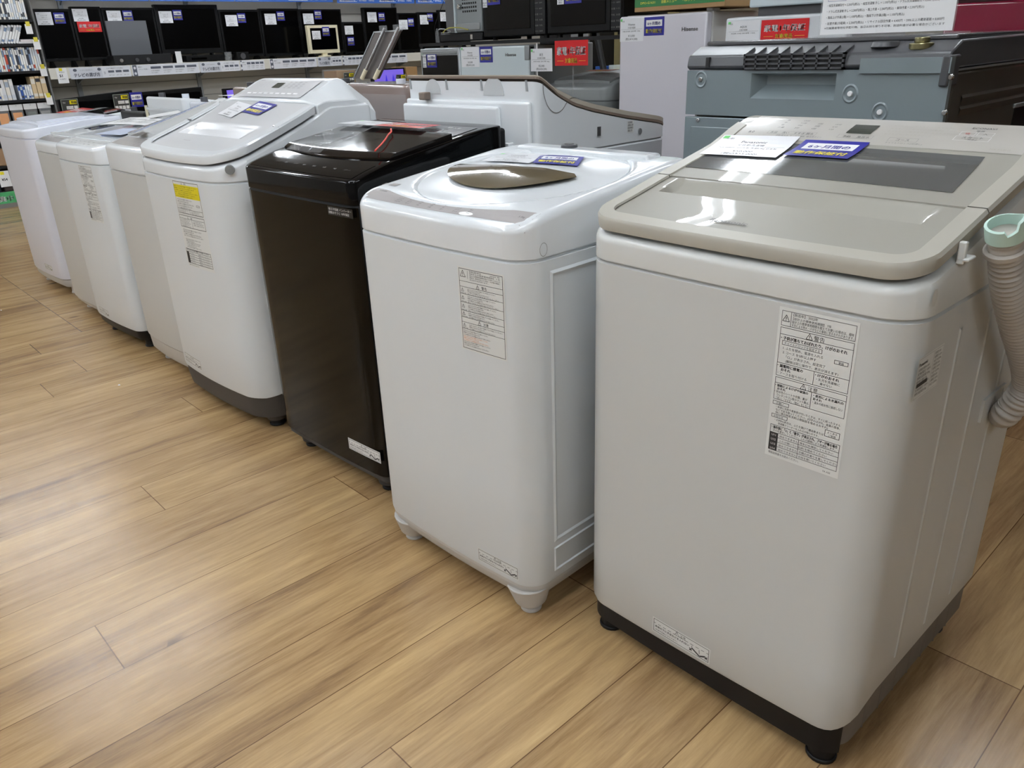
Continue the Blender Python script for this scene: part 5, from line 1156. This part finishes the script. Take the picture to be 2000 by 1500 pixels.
T = [
 ('leftmost television on the wall shelf, beside the disc shelves', 2.11, 2.50, 1.14, 1.555, -8.16, (.02, 1.43), (.16, 1.44), None, {}),
 ('television with a red warranty card under its price card', 2.41, 2.72, 1.14, 1.573, -8.10, (.012, 1.455), None, (.03, 1.37), {}),
 ('television half covered by grey protective film', 2.665, 3.15, 1.135, 1.565, -8.08, (.04, 1.44), (.18, 1.455), None, dict(film=True)),
 ('tallest television with a thick frame, price card at its upper left', 3.13, 3.78, 1.165, 1.592, -8.12, (.035, 1.435), (.17, 1.46), None, dict(bz=.035)),
 ('wide black television right of the thick-framed one', 3.745, 4.20, 1.12, 1.548, -8.09, (.06, 1.40), (.19, 1.43), None, {}),
 ('television between the wide one and the one behind the ivory monitor', 4.175, 4.64, 1.115, 1.558, -8.13, (.05, 1.41), (.19, 1.445), None, {}),
 ('television standing right behind the ivory monitor', 4.62, 5.20, 1.125, 1.552, -8.17, (.04, 1.41), (.18, 1.455), None, {}),
 ('smaller television right of the ivory monitor, its cards one above the other', 5.13, 5.46, 1.10, 1.426, -8.09, (.02, 1.30), (.04, 1.19), None, dict(cs=.11)),
 ('tall television behind the leaning brown board', 5.41, 5.90, 1.10, 1.568, -8.14, (.05, 1.42), (.20, 1.43), None, dict(stand='base')),
 ('television with a bent corner card right of the leaning board', 5.87, 6.20, 1.092, 1.512, -8.10, (.01, 1.34), (.14, 1.37), None, dict(stand='base')),
 ('slim television before last at the right of the wall shelf', 6.165, 6.50, 1.105, 1.52, -8.12, (.02, 1.39), (.13, 1.42), None, {}),
 ('rightmost television on the wall shelf, by the grey microwave oven', 6.47, 6.95, 1.15, 1.543, -8.16, (.02, 1.42), (.15, 1.45), None, {})]
for i, (lb_, y0, y1, zb, zt, x, c, b, rd, k) in enumerate(T):
    if i+1 < len(T): y1 = min(y1, T[i+1][1]-.004)
    f = 8.28/8.1; zz = lambda q: 1.14+(q-1.14)*f
    tv(lb_, y0*f, y1*f, max(zz(zb), 1.1), zz(zt), -8.28, c and (c[0], zz(c[1])), b and (b[0], zz(b[1])), rd and (rd[0], zz(rd[1])), **k)
# ivory monitor in front of the seventh television
r = tv('ivory computer monitor with a thick frame standing before the televisions', 4.655, 5.02, 1.122, 1.396, -7.985+.0, (.045, 1.26), (.17, 1.29), None, m=ivory, bz=.028, stand='none', cs=.1, name='monitor')
r.location.x = -8.03
# small things on the shelf
r = thing('av_receiver', 'black stereo receiver with two knobs on the shelf below the filmed television', 'receiver', (-8.03, 2.66, 1.0885)); Pn(-.17, 0, 0, .52, .005, .085, blk, 'casing', r, bevel=.003)
for y in (.06, .20, .3): MB().cyl((0, y, .04), (.014, y, .04), .016, n=16).build('knob', chrome if y < .1 else dgrey, r)
r = thing('recorder', 'flat black recorder with a glossy front under the thick-framed television', 'recorder', (-8.03, 3.32, 1.0885)); Pn(-.17, 0, 0, .38, .004, .06, tvm, 'casing', r, bevel=.003); Pn(-.001, .002, .05, .2, .02, .04, tvscreen, 'display', r, smooth=False)
r = thing('price_card', 'small upright white tag between the receiver and the recorder', 'price card', (-8.025, 3.22, 1.0885)); Pn(-.001, .001, 0, .055, 0, .10, paper, 'card', r, smooth=False)
r = thing('speaker', 'small black speaker under the wide television', 'speaker', (-8.03, 3.83, 1.0885)); Pn(-.08, 0, 0, .13, 0, .075, tvm, 'casing', r, bevel=.004); MB().cyl((0, .065, .038), (.004, .065, .038), .028, n=24).build('cone', dgrey, r)
r = thing('cup', 'clear cup holding small parts on the television shelf', 'cup', (-8.06, 3.755, 1.0885)); MB().cyl((0, 0, 0), (0, 0, .08), .03, .036, 20).build('cup_body', clear, r)
# lower televisions and spec cards
def spec_card(label, y, z, x, W=.13, H=.135, tilt=0):
    S = Sheet(False); S.rect(0, 0, W, H, M('dark_spec_card', (58, 60, 60), .4)); S.frame(0, 0, W, H, .004, M('spec_edge', (150, 160, 150), .4)); S.rect(W*.5, H*.7, W*.92, H*.93, yellow_lab, 1); S.text('特価', W*.6, H*.75, H*.15, ink, bold=True, lv=2)
    S.text('TV', W*.1, H*.75, H*.13, white_ink); S.rect(W*.28, H*.42, W*.68, H*.6, paper, 1); S.rect(W*.72, H*.42, W*.94, H*.6, paper, 1); S.text('32インチ', W*.3, H*.46, H*.1, ink, lv=2)
    for i in range(4): S.rect(W*(.06+.23*i), H*.1, W*(.25+.23*i), H*.3, paper, 1)
    return S
def low_tv(label, y0, y1, zt0, zt1, x, **k):
    r = thing('television', label, 'television', (x, y0, .4505), 0, 'televisions on the low shelf'); W = y1-y0
    MB().add([(0, 0, .02), (0, W, .02), (0, W, zt1-.45), (0, 0, zt0-.45), (-.06, 0, .02), (-.06, W, .02), (-.06, W, zt1-.45), (-.06, 0, zt0-.45)], [(0, 1, 2, 3), (7, 6, 5, 4), (0, 3, 7, 4), (1, 5, 6, 2), (3, 2, 6, 7), (0, 4, 5, 1)]).build('casing', tvm, r, bevel=.004)
    Pn(-.001, .002, .02, W-.02, .04, min(zt0, zt1)-.475, tvscreen, 'screen', r, smooth=False)
    Pn(-.08, .04, W*.3, W*.7, 0, .022, tvm, 'stand_base', r); return r
low = thing('low_shelf', 'low grey shelf in front of the television wall, hidden behind the washers', 'shelf', (0, 0, 0)); Pn(-7.95, -7.35, 1.9, 6.2, .42, .45, shelfm, 'shelf_board', low); Pn(-7.93, -7.37, 1.92, 6.18, 0, .42, M('shelf_plinth', (120, 118, 114), .5), 'plinth', low, smooth=False)
low_tv('leaning black television low at the left, behind the red-carded washer', 1.98, 2.585, .853, .893, -7.52)
low_tv('wide black television on the low shelf, behind the framed white back', 2.60, 3.215, .868, .882, -7.56)
for lb_, y, z, x in (('dark spec card with yellow corner in front of the leaning television', 1.99, .722, -7.49), ('dark spec card with yellow corner beside the low blue card', 2.40, .735, -7.49), ('dark spec card with yellow corner left of the leaning brown board', 4.68, .80, -7.49), ('dark spec card with yellow corner right of the violet screen', 5.33, .75, -7.49)):
    o = spec_card(lb_, y, z, x).build('spec_card', plane_fn((x, y, z), (0, 1, 0), (.15, 0, 1)), None, lift=.001); tag(o, lb_, 'price card', 'dark spec cards')
tag(blue_sheet(.105, .12).build('warranty_card', plane_fn((-7.49, 2.545, .755), (0, 1, 0), (0, 0, 1)), None), 'low blue warranty card between the lower televisions', 'warranty card', 'blue warranty cards')
r = low_tv('small television showing a violet picture above the dark-topped box', 3.40, 3.62, .855, .855, -7.5); Pn(.0025, .004, .02, .2, .2, .39, purple, 'picture', r, smooth=False)
r = thing('television', 'television showing a violet picture behind the leaning brown board', 'television', (-7.5, 5.05, .4505), 0, 'televisions on the low shelf'); Pn(-.05, 0, 0, .42, .1, .50, tvm, 'casing', r, bevel=.004); Pn(.0, .002, .02, .40, .13, .485, purple, 'picture', r, smooth=False); Pn(-.06, .05, .1, .3, 0, .11, tvm, 'stand_base', r)
for y in (.17, .26): MB().prism([(y-.03, .30), (y+.03, .30), (y, .44)], 'x', .0025, .0035).build('picture_shape', M('deep_violet', (60, 50, 190), .3, emit=(50, 40, 200), estr=.6), r, smooth=False)
r = thing('cardboard_box', 'brown cardboard box on the low shelf right of the violet picture', 'box', (-7.62, 5.49, .4505)); Pn(-.15, .12, 0, .15, 0, .502, cardboard, 'carton', r, bevel=.002)
r = thing('cardboard_box', 'clear-wrapped brown box left of the leaning brown board', 'box', (-7.62, 4.63, .4505)); Pn(-.15, .1, 0, .22, 0, .50, cardboard, 'carton', r, bevel=.002); Pn(-.16, .11, -.015, .235, 0, .515, clear, 'wrap', r, bevel=.004)
r = thing('case', 'dark red case lying low between the slanted washer and the wrapped box', 'case', (-7.6, 4.25, .4505)); Pn(-.15, .1, 0, .33, 0, .385, M('dark_red_case', (120, 20, 26), .4), 'case_body', r, bevel=.006)

# ------------------------------------------------------------------ disc shelves at the left
g = thing('shelf_unit', 'black disc shelf unit at the left edge with five shelves and a green strip', 'shelf', (0, 0, 0))
Pn(WX+.02, WX+.05, .9, 2.08, 0, 2.0, M('dark_back_panel', (70, 68, 66), .6), 'back_panel', g, smooth=False)
Pn(WX+.05, -8.02, 2.082, 2.096, .0, 1.75, M('shelf_side', (96, 96, 94), .5), 'side_panel', g, smooth=False)
SH = (1.472, 1.288, 1.077, .855, .66)
for z in SH[:4]: Pn(WX+.05, -8.0, .9, 2.075, z-.022, z, blk, 'shelf_board', g, bevel=.002)
for z in (.62, .34): Pn(WX+.05, -7.98, .9, 2.06, z-.02, z, blk, 'shelf_board', g, bevel=.002)
Pn(WX+.05, -7.97, .9, 1.60, 0, .13, M('shelf_plinth', (120, 118, 114), .5), 'plinth', g, smooth=False); Pn(WX+.05, -8.1, 1.6, 2.07, 0, .13, blk, 'plinth', g, smooth=False)
S = Sheet(False); S.rect(0, 0, .69, .095, green); S.text('募集中', .50, .02, .05, white_ink, fit=.16, bold=True); S.text('買取', .3, .02, .05, white_ink, bold=True); S.build('green_strip', plane_fn((-7.9695, .905, .038), (0, 1, 0), (0, 0, 1)), g, lift=.001)
for y, z in ((2.0, 1.36), (2.03, 1.24), (2.03, 1.03), (2.02, .80)): MB().box(-7.995, -7.992, y, y+.05, z, z+.075).build('price_tag', paper, g, smooth=False); MB().box(-7.997, -7.989, y+.01, y+.04, z+.06, z+.095).build('tag_clip', M('yellow_clip', (210, 196, 60), .4), g, smooth=False)
spc = [(222, 224, 226), (206, 212, 220), (232, 226, 214), (170, 182, 196), (190, 80, 60), (54, 84, 150), (60, 62, 70), (214, 190, 150), (86, 130, 140), (240, 240, 238), (120, 140, 170), (205, 120, 70)]
spn = ['white', 'pale grey', 'cream', 'blue-grey', 'red-brown', 'dark blue', 'charcoal', 'tan', 'teal', 'ivory', 'slate blue', 'orange']
USED = set()
def cases(z, ya, yb, th, hh, group, where, cat, name, tilt=0.0, cols=None, seed=1, x=-8.03):
    rnd = random.Random(seed); y = ya; c, s_ = math.cos(tilt), math.sin(tilt); items = []
    while y < yb:
        t = th*rnd.uniform(.85, 1.2); items.append((y, t, rnd.choice(cols or list(range(len(spc)))), hh*rnd.uniform(.96, 1.0), rnd.choice(cols or list(range(len(spc)))), rnd.choice((cols or []) + [3, 6, 10]), rnd.uniform(.2, .3), rnd.uniform(.6, .75))); y += t/c+.0012
    for n, (y, t, ci, h, a, b, f1, f2) in enumerate(items):
        mb = MB(); vs = [(xx, (yy*c+zz*s_), (zz*c-yy*s_)+t*s_) for zz in (0, h) for yy in (0, t*.9) for xx in (-.13, 0)]
        mb.add(vs, [(0, 2, 3, 1), (4, 5, 7, 6), (0, 1, 5, 4), (2, 6, 7, 3), (0, 4, 6, 2), (1, 3, 7, 5)])
        for k, (q0, q1) in enumerate(((h*.1, h*f1), (h*f2, h*.9))): mb.add([(.0006, (yy*c+z_*s_), (z_*c-yy*s_)+t*s_) for z_ in (q0, q1) for yy in (.001, t*.88)], [(0, 1, 3, 2)], k+1)
        a = a if a != ci else (a+1) % 12
        o = mb.build(name, [M('spine_%d' % k, spc[k], .25, coat=.4) for k in (ci, a, b)], None, smooth=False, loc=(x, y, z+.0006))
        long_ = where[:3] in ('low', 'mid', 'rig')
        nb = ('between %s and %s' % (spn[items[n-1][2]], spn[items[n+1][2]])) if 0 < n < len(items)-1 else ('first at the left' if n == 0 else 'last at the right')
        if (ci, a, nb, where) in USED: nb += ', farther right'
        USED.add((ci, a, nb, where))
        tag(o, ('%s %s, %s, %s' % (spn[ci], cat, nb, where)) if long_ else ('%s %s with %s band, %s, %s' % (spn[ci], cat, spn[a], nb, where)), cat, group)
cases(1.472, 1.60, 2.04, .0145, .19, 'disc cases on the top shelf', 'on top shelf', 'disc case', 'disc_case', cols=[0, 1, 2, 3, 6, 9], seed=3)
cases(1.288, 1.62, 1.93, .019, .15, 'leaning white cases', 'leaning row', 'disc case', 'disc_case', tilt=.42, cols=[0, 9], seed=4)
for k, (dz, w_) in enumerate(((.0006, .13), (.0166, .11))): tag(Pn(-8.14, -8.02, 2.06-w_, 2.06, 1.288+dz, 1.288+dz+.0155, M('white_case', (220, 214, 214), .3), 'disc_case', None, bevel=.001), 'white case lying flat beside the leaning row, %s of two' % ('lower', 'upper')[k], 'disc case', 'flat white cases')
cases(1.077, 1.48, 2.055, .0145, .185, 'disc cases on the third shelf', 'third shelf', 'disc case', 'disc_case', cols=[0, 1, 2, 3, 6, 9, 0, 1, 10, 4, 9], seed=5)
cases(.855, 1.40, 1.70, .017, .15, 'assorted boxes on the fourth shelf', 'fourth shelf', 'disc case', 'disc_case', cols=[0, 1, 2, 9, 5, 7], seed=6)
cases(.855, 1.715, 1.80, .03, .165, 'white boxes on the fourth shelf', 'middle of fourth shelf', 'box', 'disc_box', cols=[0, 9, 2], seed=7)
cases(.855, 1.835, 1.93, .016, .115, 'low boxes on the fourth shelf', 'low group, fourth shelf', 'disc case', 'disc_case', cols=[5, 1, 9], seed=8)
cases(.855, 1.945, 2.06, .036, .18, 'cream boxes on the fourth shelf', 'right end, fourth shelf', 'box', 'disc_box', cols=[2, 7], seed=9)
rnd = random.Random(12)
packc = [(222, 150, 80), (80, 120, 150), (90, 96, 90), (150, 150, 146), (60, 60, 64), (210, 205, 196)]
for i in range(7):
    y = 1.30+.108*i; o = thing('blister_pack', 'clear hanging pack with white header under the disc shelves, %s' % ('at the hidden left end', 'second from the left end', 'third from the left end', 'just before the orange one', 'with the orange insert', 'next to the blue insert', 'at the right end')[i], 'package', (-8.03, y, .655), 0, 'hanging packs')
    Pn(0, .006, 0, .1, .12, .165, paper, 'header', o, smooth=False); Pn(0, .02, .005, .095, 0, .12, clear, 'bag', o, bevel=.002); c_ = packc[(i+3) % 6] if i != 4 else packc[0]; Pn(.004, .014, .015, .085, .01, .10, M('insert_%d' % i, c_, .5), 'insert', o, bevel=.003); MB().cyl((-.3, .05, .155), (.03, .05, .155), .002, n=8).build('hook', chrome, o)
    for k in range(2):
        o2 = Pn(-.02, .06, 0, .085, 0, .14, M('goods_%d' % ((i*2+k) % 5), [(70, 60, 56), (120, 60, 50), (190, 180, 160), (50, 56, 64), (150, 120, 90)][(i*2+k) % 5], .5), 'accessory_box', None, bevel=.01, loc=(-8.06, y+.01, (.3405, .1305)[k])); tag(o2, '%s boxed accessory on the %s shelf, %s in its row' % (('dark brown', 'dull red', 'pale', 'dark blue-grey', 'tan')[(i*2+k) % 5], ('low', 'lowest')[k], ('at the left end', 'second from left', 'third from left', 'in the middle', 'third from right', 'second from right', 'at the right end')[i]), 'box', 'boxed accessories %s' % ('low', 'lowest')[k])
for i, (y, z) in enumerate(((1.40, .17), (1.50, .175))):
    S = Sheet(False); S.rect(0, 0, .085, .13, paper); S.rect(.02, .1, .05, .125, yellow_lab, 1); S.text('¥%d' % (510, 54)[i], .02, .05, .028, ink, bold=True); o = S.build('price_card', plane_fn((-7.965, y, z), (0, 1, 0), (-.1, 0, 1)), None); tag(o, 'white tag with yellow corner above the green strip, %s of the two' % ('left', 'right')[i], 'price card', 'tags above the green strip')

# ------------------------------------------------------------------ far aisle seen under the rack
r = thing('display_unit', 'dark display unit far behind the red card, with a grey panel and small boxes', 'display unit', (-5.4, 6.0, 0))
Pn(-.55, .1, 0, .4, 0, 1.6, blk, 'cabinet', r); Pn(-.12, .1, -.02, 0, .2, 1.5, steel, 'side_panel', r); Pn(.1, .8, .35, .4, 0, 1.5, M('khaki_panel', (150, 138, 96), .6), 'back_panel', r); Pn(.1, .8, 0, .35, .78, .8, blk, 'shelf_board', r)
MB().tube([(.16, -.01, 1.3), (.30, -.01, .82)], .03).build('support_arm', blk, r)
for i, (x, w_, h_, m_) in enumerate(((-5.205, .14, .12, signblue), (-5.08, .06, .13, palebl), (-4.98, .12, .07, M('ochre_box', (190, 160, 40), .5)), (-4.84, .08, .09, steel))):
    o = Pn(-w_/2, w_/2, 0, .12, 0, h_, m_, 'small_box', None, bevel=.003, loc=(x, 6.05, .8005)); tag(o, 'small %s box on the far display shelf seen below the red card' % ('blue', 'pale', 'ochre', 'grey')[i], 'box')

# bits on the floor
for i, (x, y, sz) in enumerate(((-3.06, .77, .009), (-4.55, .70, .007))):
    o = mesh('paper_scrap', [(x, y, .001), (x+sz, y+sz*.3, .003), (x+sz*.6, y+sz, .001), (x-sz*.3, y+sz*.7, .004)], [(0, 1, 2, 3)], paper, None, smooth=False); tag(o, ('tiny white paper scrap on the floor before the slanted-lid washer', 'tiny pale scrap on the floor before the farthest washers')[i], 'scrap')
